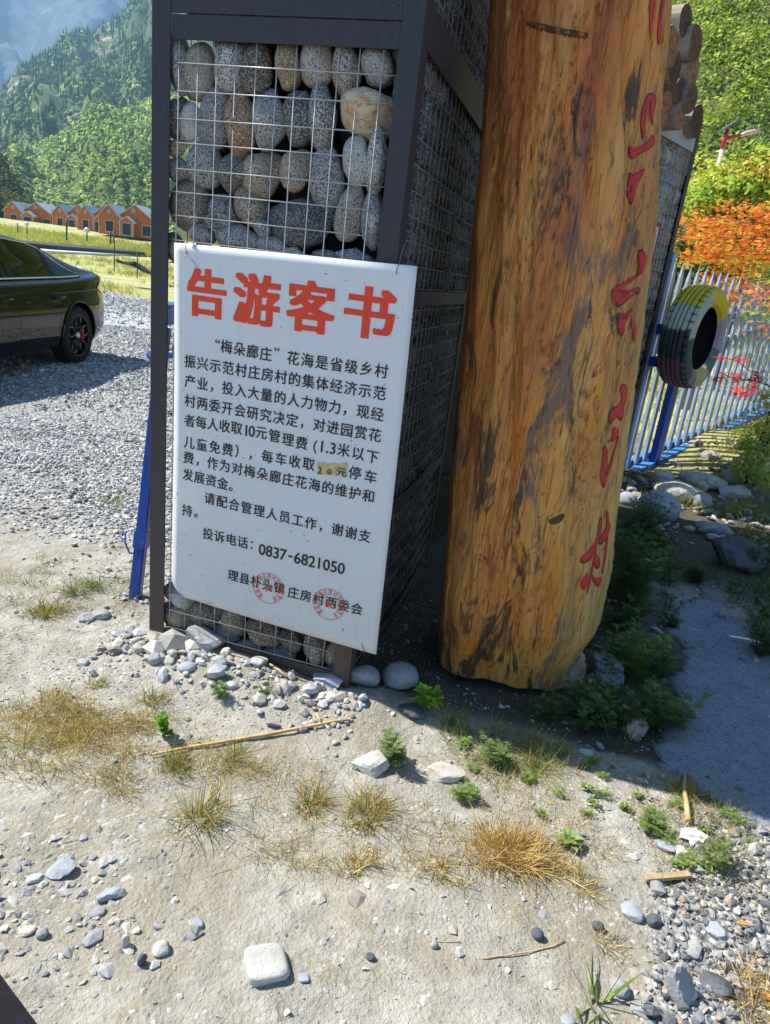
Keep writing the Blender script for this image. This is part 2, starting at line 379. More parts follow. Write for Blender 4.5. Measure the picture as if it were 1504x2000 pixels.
lowfn = slope_surface([(-60, .02), (-40, .04)] + lowr + [(-12, .23), (0, .25), (20, .2), (60, .2)], 235, 560, 3, .035, 77, 1.0)
slope_mesh('hill', lowfn, -60, 60, 360, 90, MHN)

def scatter_trees(fn, a0, a1, v0, v1, n, size, pal, sd, cone=.4, dens=None):
    r = np.random.RandomState(sd); az = np.radians(r.uniform(a0, a1, n)); v = r.uniform(v0, v1, n) ** .9
    if dens is not None: kp = dens(az, v, r); az, v = az[kp], v[kp]
    P_ = fn(az, v); n = len(P_); size = size * np.hypot(P_[:, 0], P_[:, 1]); V0, T0 = ICO[1]; a = Acc()
    s = size * r.uniform(.6, 1.4, n); iscone = r.rand(n) < cone
    hv = np.where(iscone, r.uniform(1.2, 2.0, n), r.uniform(.6, 1.0, n)); wv = np.where(iscone, .42, r.uniform(.6, 1.1, n))
    jit = 1 + r.uniform(-.35, .35, (n, len(V0), 1)); VV = V0[None] * jit
    tap = np.where(iscone[:, None], np.clip(.62 - .55 * V0[None, :, 2], .05, 1.2), 1.)
    VV = VV * np.stack([tap * wv[:, None] * s[:, None], tap * wv[:, None] * s[:, None], np.broadcast_to((hv * s)[:, None], tap.shape)], -1)
    VV = VV + P_[:, None, :] + np.stack([0 * s, 0 * s, hv * s * .6], -1)[:, None, :]
    c = np.array(pal)[r.randint(0, len(pal), n)] * r.uniform(.7, 1.3, (n, 1)); c = np.where(iscone[:, None], c * np.array([.4, .5, .6]), c)
    T = (T0[None] + (np.arange(n) * len(V0))[:, None, None]).reshape(-1, 3)
    a.add(VV.reshape(-1, 3), T, np.repeat(c, len(V0), 0)); return a
k = N('far_tree', .9, .1); k.base(k.mix(.5, k.attr(), k.mix(k.noise(k.pos(), .4, 3), (.3, .3, .3), (1.6, 1.6, 1.6)), 'MULTIPLY')); MFT = k.m
PALG = [(.28, .38, .07), (.36, .44, .09), (.20, .29, .06), (.42, .46, .12), (.13, .2, .06)]
def densmid(az, v, r):
    m = fbm(az * 30, v * 6, 4, 99); return r.rand(len(az)) < np.clip(.45 + m * 2.2, .08, 1)
tag(scatter_trees(midfn, -31, -18.5, .12, 1., 16000, .0031, [(.12, .20, .06), (.20, .28, .07), (.07, .12, .06), (.32, .38, .12)], 1, .6, densmid).build('forest', MFT), kind='stuff')
tag(scatter_trees(lowfn, -31, -18.5, .0, 1., 19000, .0028, PALG, 2, .12, lambda az, v, r: r.rand(len(az)) < np.clip(.6 + fbm(az * 60, v * 9, 3, 5) * 2, .1, 1)).build('forest', MFT), kind='stuff')

# near right hillside, bright green
rightr = [(2, .05), (6, .12), (10, .3), (14, .52), (18, .62), (26, .66), (40, .6), (60, .5), (80, .3)]
rfn = slope_surface(rightr, 34, 120, .6, .03, 91, .95)
k = N('hillside_soil', .95, .1); P = k.pos(); c = k.mix(k.noise(P, .35, 6, .7), (.07, .10, .025), (.22, .24, .09)); c = k.mix(k.ramp(k.noise(k.map(P, (1, 1, .6)), .22, 5, .7), [(.58, 0.), (.66, 1.)]), c, (.40, .37, .31)); k.base(c); k.bump(k.noise(P, 2, 6, .7), 1., .4); MRH = k.m
slope_mesh('hillside', rfn, 2, 80, 300, 110, MRH)
def leaf_cloud(a, centres, rad, per, size, pal, sd, flat=.65, up=.5):
    """clumps of small leaf faces spread through an ellipsoid around each centre"""
    r = np.random.RandomState(sd); centres = np.asarray(centres, float); n = len(centres); rad = np.broadcast_to(np.asarray(rad, float), (n,))
    u = r.normal(size=(n, per, 3)); u /= np.linalg.norm(u, axis=2)[..., None]; u[..., 2] = u[..., 2] * .8 + .15
    rr = r.uniform(.55, 1.08, (n, per, 1)); lob = 1 + .35 * np.sin(u[..., :1] * 5 + centres[:, None, :1]) * np.cos(u[..., 1:2] * 6 + centres[:, None, 1:2])
    C_ = centres[:, None] + u * rr * lob * rad[:, None, None] * np.array([1, 1, flat])
    nrm = u + r.normal(size=u.shape) * .55 + np.array([0, 0, up]); nrm /= np.linalg.norm(nrm, axis=2)[..., None]
    t = r.normal(size=u.shape); t -= nrm * (t * nrm).sum(2)[..., None]; t /= np.linalg.norm(t, axis=2)[..., None]; b = np.cross(nrm, t)
    s = (size * r.uniform(.6, 1.4, (n, per, 1))); s = s * (np.ones(n) if np.ndim(size) == 0 else 1)[:, None, None] if np.ndim(size) == 0 else s
    V = np.stack([C_ - t * s, C_ + b * s * .55, C_ + t * s, C_ - b * s * .55], 2)
    cc = np.array(pal)[r.randint(0, len(pal), n)]; cc = cc[:, None] * r.uniform(.72, 1.28, (n, per, 1)) 
    M_ = n * per; T = np.arange(M_ * 4).reshape(M_, 4); a.add(V.reshape(-1, 3), T, np.repeat(cc.reshape(-1, 3), 4, 0))
r = np.random.RandomState(5); nb = 2300
az = np.radians(r.uniform(13.5, 27, nb)); v = r.uniform(0, 1, nb) ** .8; keep = r.rand(nb) < np.clip(.72 + fbm(az * 60, v * 14, 3, 7) * 2.6, .05, 1)
Pr_ = rfn(az[keep], v[keep]); dd_ = np.hypot(Pr_[:, 0], Pr_[:, 1]); a = Acc()
leaf_cloud(a, Pr_ + np.array([0, 0, .5]), r.uniform(.8, 2.2, len(Pr_)), 115, .125, [(.27, .38, .05), (.36, .46, .07), (.16, .26, .04), (.36, .42, .07), (.26, .30, .10), (.11, .18, .04)], 6, .85)
tag(a.build('hillside_scrub', MLEAF), kind='stuff')
# ================================================================== STONE PILLARS (gabions)
def stone_mat(name):
    k = N(name, .82, .3); P = k.map(k.pos(), (1, 1, 1)); rr = k.orand(); oc = k.ocol(); al = k.n('ObjectInfo').outputs['Alpha']
    off = k.n('CombineXYZ'); k.put(off.inputs[0], k.math('MULTIPLY', rr, 37.)); k.put(off.inputs[1], k.math('MULTIPLY', rr, 11.)); v = k.n('VectorMath', operation='ADD'); k.put(v.inputs[0], P); k.put(v.inputs[1], off.outputs[0]); P = v.outputs[0]
    sp = k.noise(k.map(P, (1, 1, .75), (0, .4, 0)), 210, 3, .6); lo = k.noise(P, 9, 5, .6); md = k.noise(P, 34, 4, .65)
    thr = k.math('ADD', k.math('MULTIPLY', k.math('SUBTRACT', al, .5), .22), k.math('MULTIPLY', k.math('SUBTRACT', lo, .5), .2))
    s1 = k.math('GREATER_THAN', k.math('ADD', sp, thr), .565); s2 = k.math('LESS_THAN', k.noise(P, 190, 2, .5), .40)
    c = k.mix(k.ramp(lo, [(.35, 0.), (.68, 1.)]), k.mix(1., oc, (.66, .62, .60), 'MULTIPLY'), k.mix(1., oc, (1.18, 1.15, 1.1), 'MULTIPLY'))
    c = k.mix(k.math('MULTIPLY', s2, .5), c, (.72, .71, .69)); c = k.mix(k.math('MULTIPLY', s1, .86), c, (.035, .035, .042))
    c = k.mix(k.ramp(md, [(.62, 0.), (.78, .45)]), c, (.30, .17, .07))
    k.base(c); k.bump(k.math('ADD', k.math('MULTIPLY', sp, .3), md), .55, .006); return k.m
MST = stone_mat('granite')
k = N('rusty_yellow_stone', .8, .3); P = k.obj(); n_ = k.noise(P, 3, 6, .65, .5)
k.base(k.mix(k.ramp(k.noise(P, 6, 5, .7), [(.45, 0.), (.6, .8)]), k.ramp(n_, [(.3, (.62, .58, .50)), (.48, (.66, .52, .28)), (.56, (.50, .20, .05)), (.66, (.62, .44, .2)), (.8, (.7, .66, .6))]), (.60, .57, .5))); k.bump(k.noise(P, 7, 6, .7), .8, .01); MRUST = k.m
k = N('dark_steel_paint', .5, .35); P = k.pos(); n_ = k.noise(k.map(P, (1, 1, .35)), 60, 5, .7); z_ = k.sepxyz(P)[2]
c = k.mix(n_, (.024, .021, .027), (.062, .055, .066)); rst = k.math('MULTIPLY', k.ramp(z_, [(.0, 1.), (.28, .55), (.75, .0)]), k.ramp(k.noise(P, 22, 5, .7), [(.38, 0.), (.62, 1.)]))
c = k.mix(k.ramp(z_, [(.05, .6), (1.0, 0.)]), c, (.10, .085, .075)); c = k.mix(k.math('MULTIPLY', rst, .75), c, (.13, .06, .035)); c = k.mix(k.ramp(k.noise(P, 120, 3, .5), [(.70, 0.), (.74, .5)]), c, (.25, .24, .24)); k.base(c); k.bump(n_, .25, .002); MSTEEL = k.m
MWIRE = simple('galvanised_wire', (.50, .50, .49), .38, .5, .55, .15, 40)
MWIRED = simple('shade_dark_wire', (.20, .20, .20), .5, .5, .4, .25, 40)  # darker copy of the wire, shade of the side face put into its colour
STM = []
for sd in range(8):
    V, T = rock_v(3, 100 + sd, .34, .80 if sd % 2 else .92, 1, 7)
    a = Acc(); a.add(V, T); me = a.mesh('stone', True); me.materials.append(MST); STM.append(me)
V, T = rock_v(4, 300, .3, .80, 1, 6); a = Acc(); a.add(V, T); ME_R = a.mesh('stone', True); ME_R.materials.append(MRUST)
def unit_cube_mesh(name, mat):
    V, T = box_vf((0, 0, 0), 1, 1, 1); me = bpy.data.meshes.new(name); me.from_pydata(V.tolist(), [], T.tolist()); me.materials.append(mat); return me
V, T = tube_vf([(0, 0, 0), (0, 0, 1)], .0021, 6, True); q_, t_ = fixq(T); a = Acc(); a.add(V, q_); a.T.append(t_)
ME_W = a.mesh('wire', True); ME_W.materials.append(MWIRE); a2 = Acc(); a2.add(V, q_); a2.T.append(t_); ME_WD = a2.mesh('wire', True); ME_WD.materials.append(MWIRED)

class Pillar:
    """frame-local builder: s along the front, d into the depth, z up"""
    def __init__(s, org, yaw, label, group='stone filled mesh pillars of the gateway'):
        s.e = np.array([math.cos(yaw), -math.sin(yaw), 0]); s.d = np.array([math.sin(yaw), math.cos(yaw), 0]); s.org = np.asarray(org, float)
        s.root = empty('gabion_pillar', s.org, label, 'stone pillar', group, -yaw)
        s.M = np.stack([s.e, s.d, [0, 0, 1]])
    def bar(s, name, s0, s1, d0, d1, z0, z1, mat=None, bev=.002):
        o = box(name, (0, 0, 0), s1 - s0, d1 - d0, z1 - z0, mat or MSTEEL, None, None, bev); o.parent = s.root; o.location = ((s0 + s1) / 2, (d0 + d1) / 2, (z0 + z1) / 2); return o
    def wire(s, a, b, me=None, bow=0.):
        o = link('wire', me or ME_W, s.root); d = np.asarray(b, float) - np.asarray(a, float); L = np.linalg.norm(d)
        o.location = a; o.rotation_euler = Vector(d).to_track_quat('Z', 'Y').to_euler(); o.scale = (1, 1, L); return o
    def stone(s, c, sz, rot, col, alpha=.5, me=None, r=rs):
        o = link('stone', me or STM[r.randint(0, 5)], s.root); o.location = c; o.scale = sz; o.rotation_euler = rot; o.color = (*col, alpha); return o

def fill_filler(p, s0, s1, d0, d1, z1, n, sd):
    """the dark mass of stones further inside the cage, one part"""
    r = np.random.RandomState(sd); a = Acc(); V0, T0 = ICO[1]
    for i_ in range(n):
        sc = np.array([.06, .06, .06]) * r.uniform(.8, 1.5, 3); c = np.array([r.uniform(s0, s1), r.uniform(d0, d1), r.uniform(.04, z1)])
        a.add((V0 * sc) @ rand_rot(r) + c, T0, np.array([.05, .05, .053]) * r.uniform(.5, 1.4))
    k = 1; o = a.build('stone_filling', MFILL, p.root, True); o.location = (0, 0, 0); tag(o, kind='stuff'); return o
MFILL = simple('shade_dark_inner_stones', (.035, .035, .037), .9, .2, 0, .4, 12, .5)  # near-black base colour stands in for shade inside the cage

p = Pillar(GP, YAW, 'tall pillar of rounded stones behind wire mesh carrying the white notice board')
HG = 2.85; WG = .855; DG = 1.36
p.bar('post', 0, .065, -.006, 0.0, -.02, HG); p.bar('post', 0, .006, .0005, .065, -.02, HG)
p.bar('post', WG - .065, WG, -.006, 0.0, -.02, HG); p.bar('post', WG - .006, WG, .0005, .065, -.02, HG)
p.bar('post', WG - .006, WG, DG - .05, DG, -.02, HG); p.bar('post', 0, .006, DG - .05, DG, -.02, HG)
p.bar('beam', .0655, WG - .0655, -.002, .004, 2.094, 2.160); p.bar('beam', .0655, WG - .0655, -.004, .004, 2.1625, 2.232)
p.bar('beam', .0655, WG - .0655, -.002, .004, HG - .06, HG)
p.bar('beam', .0655, WG - .0655, .0045, .012, .015, .062)
for z0, z1 in ((2.11, 2.225), (1.405, 1.455), (.60, .65), (.02, .06), (HG - .06, HG)):
    p.bar('beam', WG - .004, WG + .002, .0655, DG - .0505, z0, z1)
tag(p.root)
zc_ = np.arange(.01, HG, .0725)
vs = [.085 + i_ * .0655 for i_ in range(11)]
for i_, s_ in enumerate(vs):
    p.wire((s_ + rs.uniform(-.003, .003), .009, .02), (s_ + rs.uniform(-.003, .003), .009, 2.094)); p.wire((s_, .009, 2.232), (s_, .009, HG - .06))
for z in zc_:
    if 2.09 < z < 2.235 or z > HG - .06: continue
    zz = z - .0095
    dz = rs.uniform(-.004, .004); p.wire((.064, .005, zz + dz + rs.uniform(-.002, .002)), (WG - .064, .005, zz + dz + rs.uniform(-.003, .003)))
sx = WG - .008
for dd in np.arange(.10, DG - .06, .068): p.wire((sx - .004, dd, .03), (sx - .004, dd + rs.uniform(-.006, .006), 2.84), ME_WD)
for z in zc_:
    if any(a_ - .005 < z < b_ + .005 for a_, b_ in ((2.11, 2.225), (1.405, 1.455), (.60, .65), (HG - .06, HG))): continue
    lowf = 1 - sstep(.1, 1.4, z); sag = -.035 * lowf     # lower side panel is bulged and sagging
    q0 = np.array([sx, .06, z]); q1 = np.array([sx, DG - .05, z]); qm = np.array([sx + .012 * lowf, DG * .55, z + sag])
    p.wire(q0, qm, ME_WD); p.wire(qm, q1, ME_WD)
# stones placed as seen (zoom coordinates of the reference: cx, cy, w, h, tilt deg, colour, speckle)
GREY = (.36, .36, .37); LG = (.52, .51, .49); DK = (.24, .24, .25); TAN = (.40, .33, .23); OCH = (.46, .34, .19); BRN = (.30, .23, .17); RST = (.36, .22, .13); PNK = (.46, .41, .37); SPK = (.40, .40, .40)
Z1 = [(165,340,125,300,2,GREY,.5),(264,385,165,305,8,(.36,.33,.29),.35),(436,325,180,290,6,LG,.6),(562,372,158,280,8,(.32,.28,.22),.9),(712,325,150,290,2,OCH,.6),(877,325,172,280,0,PNK,.45),(1015,362,165,270,5,(.42,.35,.28),.6),(1165,325,200,240,8,LG,.6),
      (155,600,120,215,0,BRN,.8),(228,645,98,205,8,(.50,.50,.50),.2),(345,630,160,330,8,GREY,.6),(472,640,145,365,-4,RST,.5),(615,615,160,300,2,SPK,.6),(758,592,190,330,7,(.36,.36,.35),.95),(887,615,155,320,4,LG,.8),
      (160,765,110,95,0,TAN,.4),(160,875,110,120,0,GREY,.6),(290,862,180,250,5,GREY,.55),(435,890,165,195,-12,(.28,.26,.23),.8),(583,890,200,265,4,TAN,.5),(765,868,160,230,0,(.42,.35,.27),.5),(925,930,180,330,-8,(.36,.36,.38),.6),(1062,822,165,310,-2,(.52,.51,.48),.4),(1175,850,125,320,6,LG,.6),
      (215,1070,215,275,0,(.27,.24,.19),.45),(372,1090,160,235,5,DK,.6),(520,1072,190,190,0,(.38,.33,.25),.6),(788,1128,360,280,-10,(.27,.27,.28),1.),(1045,1118,150,300,8,PNK,.6),(1158,1145,155,275,4,GREY,.6),(592,1175,95,105,0,GREY,.6),(270,1205,140,130,0,GREY,.5),
      (460,1235,220,150,0,GREY,.6),(632,1268,190,130,0,GREY,.6),(146,1290,110,150,0,BRN,.6),(757,1320,120,90,0,LG,.5),(920,1325,170,90,0,DK,.6),(1060,1335,180,100,0,(.28,.30,.36),.6),(350,1150,80,80,0,DK,.6)]
def place_px(u, v, w, h, tilt, col, al, me=None, back=.0):
    s0, z0 = face(u, v, -.06); sa, _ = face(u - w / 2, v, -.06); sb, _ = face(u + w / 2, v, -.06); _, za = face(u, v - h / 2, -.06); _, zb = face(u, v + h / 2, -.06)
    w_ = (sb - sa) / 2 * 1.02; h_ = (za - zb) / 2 * 1.0; dr = min(w_, h_) * 1.0
    return p.stone((s0, .016 + dr + back, z0), (w_, dr, h_), (0, math.radians(tilt), 0), col, al, me)
taken = []
for cx_, cy_, w, h, t, col, al in Z1: place_px(290 + cx_ / 2.639, cy_ / 2.639, w / 2.639, h / 2.639, t, col, al)
place_px(290 + 1117 / 2.639, 572 / 2.639, 300 / 2.639, 262 / 2.639, 5, (1, 1, 1), .5, ME_R)
Z2 = [(125,30,170,100,0,LG,.4),(128,120,165,135,0,(.38,.31,.22),.1),(262,112,165,125,0,TAN,.8),(395,168,120,160,0,TAN,.6),(533,212,160,150,0,OCH,.85),(665,245,125,125,0,(.28,.24,.17),.9),(788,295,140,160,0,TAN,.7),(905,330,120,150,0,BRN,.4),(240,200,130,90,0,DK,.5),(350,240,140,110,0,DK,.4),(480,300,150,90,0,DK,.4),(620,330,150,100,0,DK,.4)]
for cx_, cy_, w, h, t, col, al in Z2: place_px(300 + cx_ / 2.507, 1150 + cy_ / 2.507, w / 2.507, h / 2.507, t, col, al)
# behind the notice and up the top, packed rows; then the right-hand side face
cols = [GREY, LG, DK, TAN, OCH, BRN, PNK, SPK]
def packed(side, z0, z1, sd):
    r = np.random.RandomState(sd); z = z0
    while z < z1:
        h = r.uniform(.09, .125); x = (.03 if side else .075) + r.uniform(-.02, .03); end = (DG - .02 if side else WG - .07)
        while x < end:
            w = r.uniform(.055, .095); hh = h * r.uniform(.85, 1.15); c = (cols[r.randint(8)]); dr = min(w, hh) * .5
            zc2 = z + h / 2 + r.uniform(-.012, .012)
            if side: p.stone((WG - .022 - dr, x + w / 2, zc2), (dr, w / 2 * 1.05, hh / 2 * 1.02), (r.uniform(-.3, .3), 0, 0), tuple(q * .3 for q in c), r.uniform(.3, .9), r=r)  # side stones darkened in colour to imitate the deep shade there
            else: p.stone((x + w / 2, .016 + dr, zc2), (w / 2 * 1.05, dr, hh / 2 * 1.02), (0, r.uniform(-.25, .25), 0), c, r.uniform(.3, .9), r=r)
            x += w * .97
        z += h * .93
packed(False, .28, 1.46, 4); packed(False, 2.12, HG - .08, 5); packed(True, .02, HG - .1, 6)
for side_s, zr in ((.075, np.arange(.2, 1.5, .11)),):
    for z in zr: pass
fill_filler(p, .085, WG - .12, .14, DG - .05, HG - .1, 2100, 3)
# back and left faces closed by mesh and a steel sheet behind
for dd in np.arange(.07, DG, .14): p.wire((.004, dd, .02), (.004, dd, 2.84), ME_WD)

# ---- second pillar further back on the right with its stacked logs
YB = math.atan2(-.748, .664)         # along the face: (.664,.748)
PB = np.array([2.16, 6.36, 0]) - np.array([.664, .748, 0]) * .855
pb = Pillar(PB, YB, 'farther stone filled mesh pillar topped by stacked round logs, with a red edged board')
HB = 2.86
pb.bar('post', 0, .065, -.006, 0, -.02, HB); pb.bar('post', WG - .065, WG, -.006, 0, -.02, HB); pb.bar('post', WG - .006, WG, .0005, .065, -.02, HB)
pb.bar('post', 0, .006, .32, .38, -.02, HB); pb.bar('post', WG - .006, WG, .32, .38, -.02, HB)
MZINC = simple('pale_zinc_board', (.42, .43, .43), .6, .4, .2, .2, 9)
pb.bar('beam', .0655, WG - .0655, -.004, .004, HB - .15, HB - .01, MZINC); pb.bar('beam', .0655, WG - .0655, -.003, .004, 1.42, 1.47); pb.bar('beam', .0655, WG - .0655, -.003, .004, .02, .07)
for s_ in np.arange(.10, WG - .06, .0655): pb.wire((s_, .008, .03), (s_, .008, HB - .15))
for z in np.arange(.05, HB - .15, .0725): pb.wire((.064, .004, z), (WG - .064, .004, z))
r = np.random.RandomState(12); z = .02
while z < HB - .12:
    h = r.uniform(.10, .14); x = .07
    while x < WG - .06:
        w = r.uniform(.06, .1); dr = w * .55; c = cols[r.randint(8)]; pb.stone((x + w / 2, .02 + dr, z + h / 2), (w / 2 * 1.08, dr, h / 2 * 1.08), (0, r.uniform(-.3, .3), 0), tuple(q * 1.05 for q in c), r.uniform(.3, .9), STM[5 + r.randint(3)], r=r); x += w
    z += h * .9
fill_filler(pb, .12, WG - .1, .14, .32, HB - .1, 260, 8)

# stacked logs on the far pillar
def log_bark():
    k = N('log_bark', .9, .2); P = k.obj(); n_ = k.noise(k.map(P, (1, 1, .12)), 22, 6, .7)
    k.base(k.mix(n_, (.06, .045, .035), (.60, .50, .40))); k.bump(n_, .9, .012); return k.m
def log_end():
    k = N('log_end_grain', .85, .2); P = k.obj(); x = k.sepxyz(P); d_ = k.math('SQRT', k.math('ADD', k.math('MULTIPLY', x[0], x[0]), k.math('MULTIPLY', x[1], x[1])))
    ring = k.math('SINE', k.math('MULTIPLY', k.math('ADD', d_, k.math('MULTIPLY', k.noise(P, 9, 3), .03)), 420.)); n_ = k.noise(P, 25, 5, .7)
    k.base(k.mix(k.ramp(n_, [(.35, 0.), (.65, .8)]), k.mix(k.math('MULTIPLY_ADD', ring, .25, .5), (.20, .12, .075), (.46, .31, .20)), (.06, .04, .03))); c_ = k.b.inputs['Base Color'].links[0].from_socket; k.base(k.mix(1., c_, k.ocol(), 'MULTIPLY')); k.bump(n_, .9, .012); return k.m
MBARK, MEND = log_bark(), log_end()
LOGS = [(515, 145, 178, 'topmost pale log of the stack above the far pillar, its top sunlit'), (590, 312, 205, 'large dark log end at the right shoulder of the stack'), (405, 345, 235, 'big weathered log end partly hidden by the carved trunk, below the topmost log'),
        (565, 520, 195, 'dark log end midway down the right side of the stack'), (440, 490, 180, 'deeply shaded log end in the middle of the stack'), (365, 585, 180, 'dark log end half hidden by the carved trunk, midway down the stack'),
        (480, 660, 152, 'small brown ringed log end in the middle of the stack'), (560, 710, 172, 'smooth brown log end low on the right side of the stack'), (380, 785, 200, 'reddish cracked log end low on the left of the stack'),
        (476, 845, 160, 'shaded log end in the bottom row between a reddish and a pale one'), (596, 880, 195, 'pale grey cracked log end at the bottom right corner of the stack')]
nB = np.array([.748, -.664, 0]); rl = np.random.RandomState(3)
for i_, (zx, zy, hh, lab) in enumerate(LOGS):
    u, v = 1200 + zx / 3.704, zy / 3.704; dr = ray(u, v); t = ((PB - nB * (-.06 + (i_ * 7 % 5) * -.02) - CC) @ nB) / (dr @ nB); c = CC + dr * t; rad = hh / 3.704 / 1340 * (t * 1.0) * .56
    L = .62; a = Acc(); ring = 18; ang = np.arange(ring) * 2 * PI / ring; rr = rad * (1 + .05 * np.sin(ang * 3 + i_) + .03 * rl.normal(size=ring))
    zs_ = np.linspace(0, -L, 6); V = np.concatenate([np.stack([rr * np.cos(ang) * (1 + .02 * q), rr * np.sin(ang) * (1 + .02 * q), np.full(ring, z_)], 1) for q, z_ in enumerate(zs_)])
    T = [[q * ring + m, (q + 1) * ring + m, (q + 1) * ring + (m + 1) % ring, q * ring + (m + 1) % ring] for q in range(5) for m in range(ring)]; a.add(V, T)
    root = a.build('stacked_log', MBARK, None, True); tag(root, lab, 'log', 'round logs stacked above the far pillar'); root.location = c
    zax = nB + np.array([0, 0, rl.uniform(-.05, .05)]) ; root.rotation_euler = Vector(zax).to_track_quat('Z', 'Y').to_euler()
    a = Acc(); Vc = np.concatenate([[[0, 0, .002]], np.stack([rr * .5 * np.cos(ang), rr * .5 * np.sin(ang), .001 + rl.uniform(-.006, .004, ring)], 1), np.stack([rr * np.cos(ang), rr * np.sin(ang), ang * 0], 1)])
    T = [[0, 1 + m, 1 + (m + 1) % ring] for m in range(ring)]; T2 = [[1 + m, 1 + ring + m, 1 + ring + (m + 1) % ring, 1 + (m + 1) % ring] for m in range(ring)]; a.add(Vc, T); a.T.append(np.array(T2)); ce = a.build('cut_end', MEND, root, False); ce.color = [(.7, .6, .5, 1), (.55, .5, .5, 1), (1., .75, .55, 1), (.5, .42, .4, 1), (1.3, 1.1, .9, 1), (1.5, 1.0, .7, 1)][(i_ * 5 + 1) % 6]
# red edged board on the far pillar
k = N('far_board_print', .6, .3); k.base(k.mix(k.noise(k.pos(), 8, 4), (.52, .52, .54), (.66, .66, .68))); MBW = k.m; MBR = simple('red_border', (.34, .03, .03), .6)
def pb_loc(u, v):
    dr = ray(u, v); t = ((PB + nB * .03 - CC) @ nB) / (dr @ nB); P_ = CC + t * dr; return float((P_ - PB) @ pb.e), float(P_[2])
s1_, z1_ = pb_loc(1291, 437); _, z0_ = pb_loc(1258, 660)
bd = empty('notice_board', PB + pb.e * (s1_ - .35) + nB * .03 + np.array([0, 0, z0_]), 'pale board with a red border on the farther pillar, mostly hidden by the carved trunk', 'sign', None, -YB)
def bpart(nm, s0, s1, z0, z1, mat, d0=0., d1=.006):
    o = box(nm, (0, 0, 0), s1 - s0, d1 - d0, z1 - z0, mat, None, None, 0); o.parent = bd; o.location = ((s0 + s1) / 2, -(d0 + d1) / 2, (z0 + z1) / 2); return o
H_ = z1_ - z0_; bpart('panel', -.35, .35, 0, H_, MBW)
bpart('border', -.35, .35, 0, .03, MBR, .0065, .008); bpart('border', -.35, .35, H_ - .03, H_, MBR, .0065, .008); bpart('border', .32, .35, .0305, H_ - .0305, MBR, .0065, .008); bpart('border', -.35, -.32, .0305, H_ - .0305, MBR, .0065, .008)

# plank screen added to darken the gap and cast shade on the right
gl = empty('shade_blocker', (.145, 3.585, 0), 'tall brown plank gate leaf folded open between the mesh pillar and the carved trunk', 'gate', None, math.atan2(1.70, .90))
MPLK = simple('shade_blocker_wood', (.05, .035, .022), .8, .2, 0, .35, 5, .4)
for i_ in range(14):
    o = box('plank', (0, 0, 0), .1452, .03, 2.9, MPLK, None, None, .001); o.parent = gl; o.location = (.08 + i_ * .146, 0, 1.46)
for z in (.4, 1.6, 2.7):
    o = box('rail', (0, 0, 0), 1.9, .04, .1, MPLK, None, None, .004); o.parent = gl; o.location = (.955, -.036, z)
# ================================================================== NOTICE BOARD WITH LETTERING
SO = .026
def sg(u, v): return face(u, v, SO)
TL, TR, BR, BL = sg(341, 474), sg(815, 520), sg(735, 1278), sg(336.5, 1157)
k = N('white_board', .33, .45); P = k.pos(); c = k.mix(k.noise(P, 5, 4, .6), (.66, .66, .67), (.74, .74, .74)); zz = k.sepxyz(P)[2]
c = k.mix(k.math('MULTIPLY', k.ramp(zz, [(.15, .5), (.7, 0.)]), k.noise(P, 14, 4, .7)), c, (.52, .49, .43)); c = k.mix(k.ramp(k.noise(P, 75, 2, .4), [(.735, 0.), (.75, .8)]), c, (.2, .17, .13))
c = k.mix(k.math('MULTIPLY', k.ramp(k.noise(k.map(P, (1, 1, .08)), 26, 4, .6), [(.55, 0.), (.75, .35)]), k.ramp(k.noise(P, 4, 3), [(.45, 0.), (.6, 1.)])), c, (.42, .39, .34)); k.base(c); k.bump(k.noise(P, 3.2, 2), .25, .02); MSIGN = k.m
MRED = simple('red_print', (.80, .06, .015), .4, .4, 0, .08, 9); MBLK = simple('black_print', (.022, .016, .018), .4, .4, 0, .1, 9); MSEAL = simple('seal_print', (.62, .09, .05), .5)
sgo = empty('notice_board', fw(TL[0], -SO, BL[1]), 'white notice board with big red heading and black Chinese text wired to the stone pillar', 'sign', None, -YAW)
BX, BZ = TL[0], BL[1]
def sgmesh(name, V2, T, mat, off=0., th=0.):      # V2 in (s,z); off = height proud of the board
    me = bpy.data.meshes.new(name); me.from_pydata([(q_[0] - BX, -off - (q_[2] if len(q_) > 2 else 0) - wav(q_[0], q_[1]), q_[1] - BZ) for q_ in V2], [], T); me.materials.append(mat)
    o = bpy.data.objects.new(name, me); COL.objects.link(o); o.parent = sgo; return o
def wav(s, z):       # the board is slightly bowed
    return .006 * math.sin((s - .1) * 4.2) + .005 * math.sin(z * 4.1 + .6) + .015 * max(0, (.45 - z)) ** 2
def lerp(a_, b_, t): return (a_[0] + (b_[0] - a_[0]) * t, a_[1] + (b_[1] - a_[1]) * t)
nu, nv = 36, 50; V = []; 
for j in range(nv + 1):
    for i in range(nu + 1):
        t_, b_ = i / nu, j / nv
        q = lerp(lerp(BL, BR, t_), lerp(TL, TR, t_), b_); s_, z_ = q
        # rounded lower left corner
        rc = .07; ds, dz_ = (s_ - BL[0]), (z_ - BL[1] + t_ * (BL[1] - BR[1]))
        if ds < rc and dz_ < rc:
            k2 = math.hypot(rc - ds, rc - dz_)
            if k2 > rc: f2 = rc / k2; s_ = BL[0] + rc - (rc - ds) * f2; z_ = z_ + (rc - (rc - dz_) * f2 - dz_)
        V.append((s_, z_))
T = [[j * (nu + 1) + i, j * (nu + 1) + i + 1, (j + 1) * (nu + 1) + i + 1, (j + 1) * (nu + 1) + i] for j in range(nv) for i in range(nu)]
pan = sgmesh('panel', V, T, MSIGN); md = pan.modifiers.new('thick', 'SOLIDIFY'); md.thickness = .004; md.offset = -1
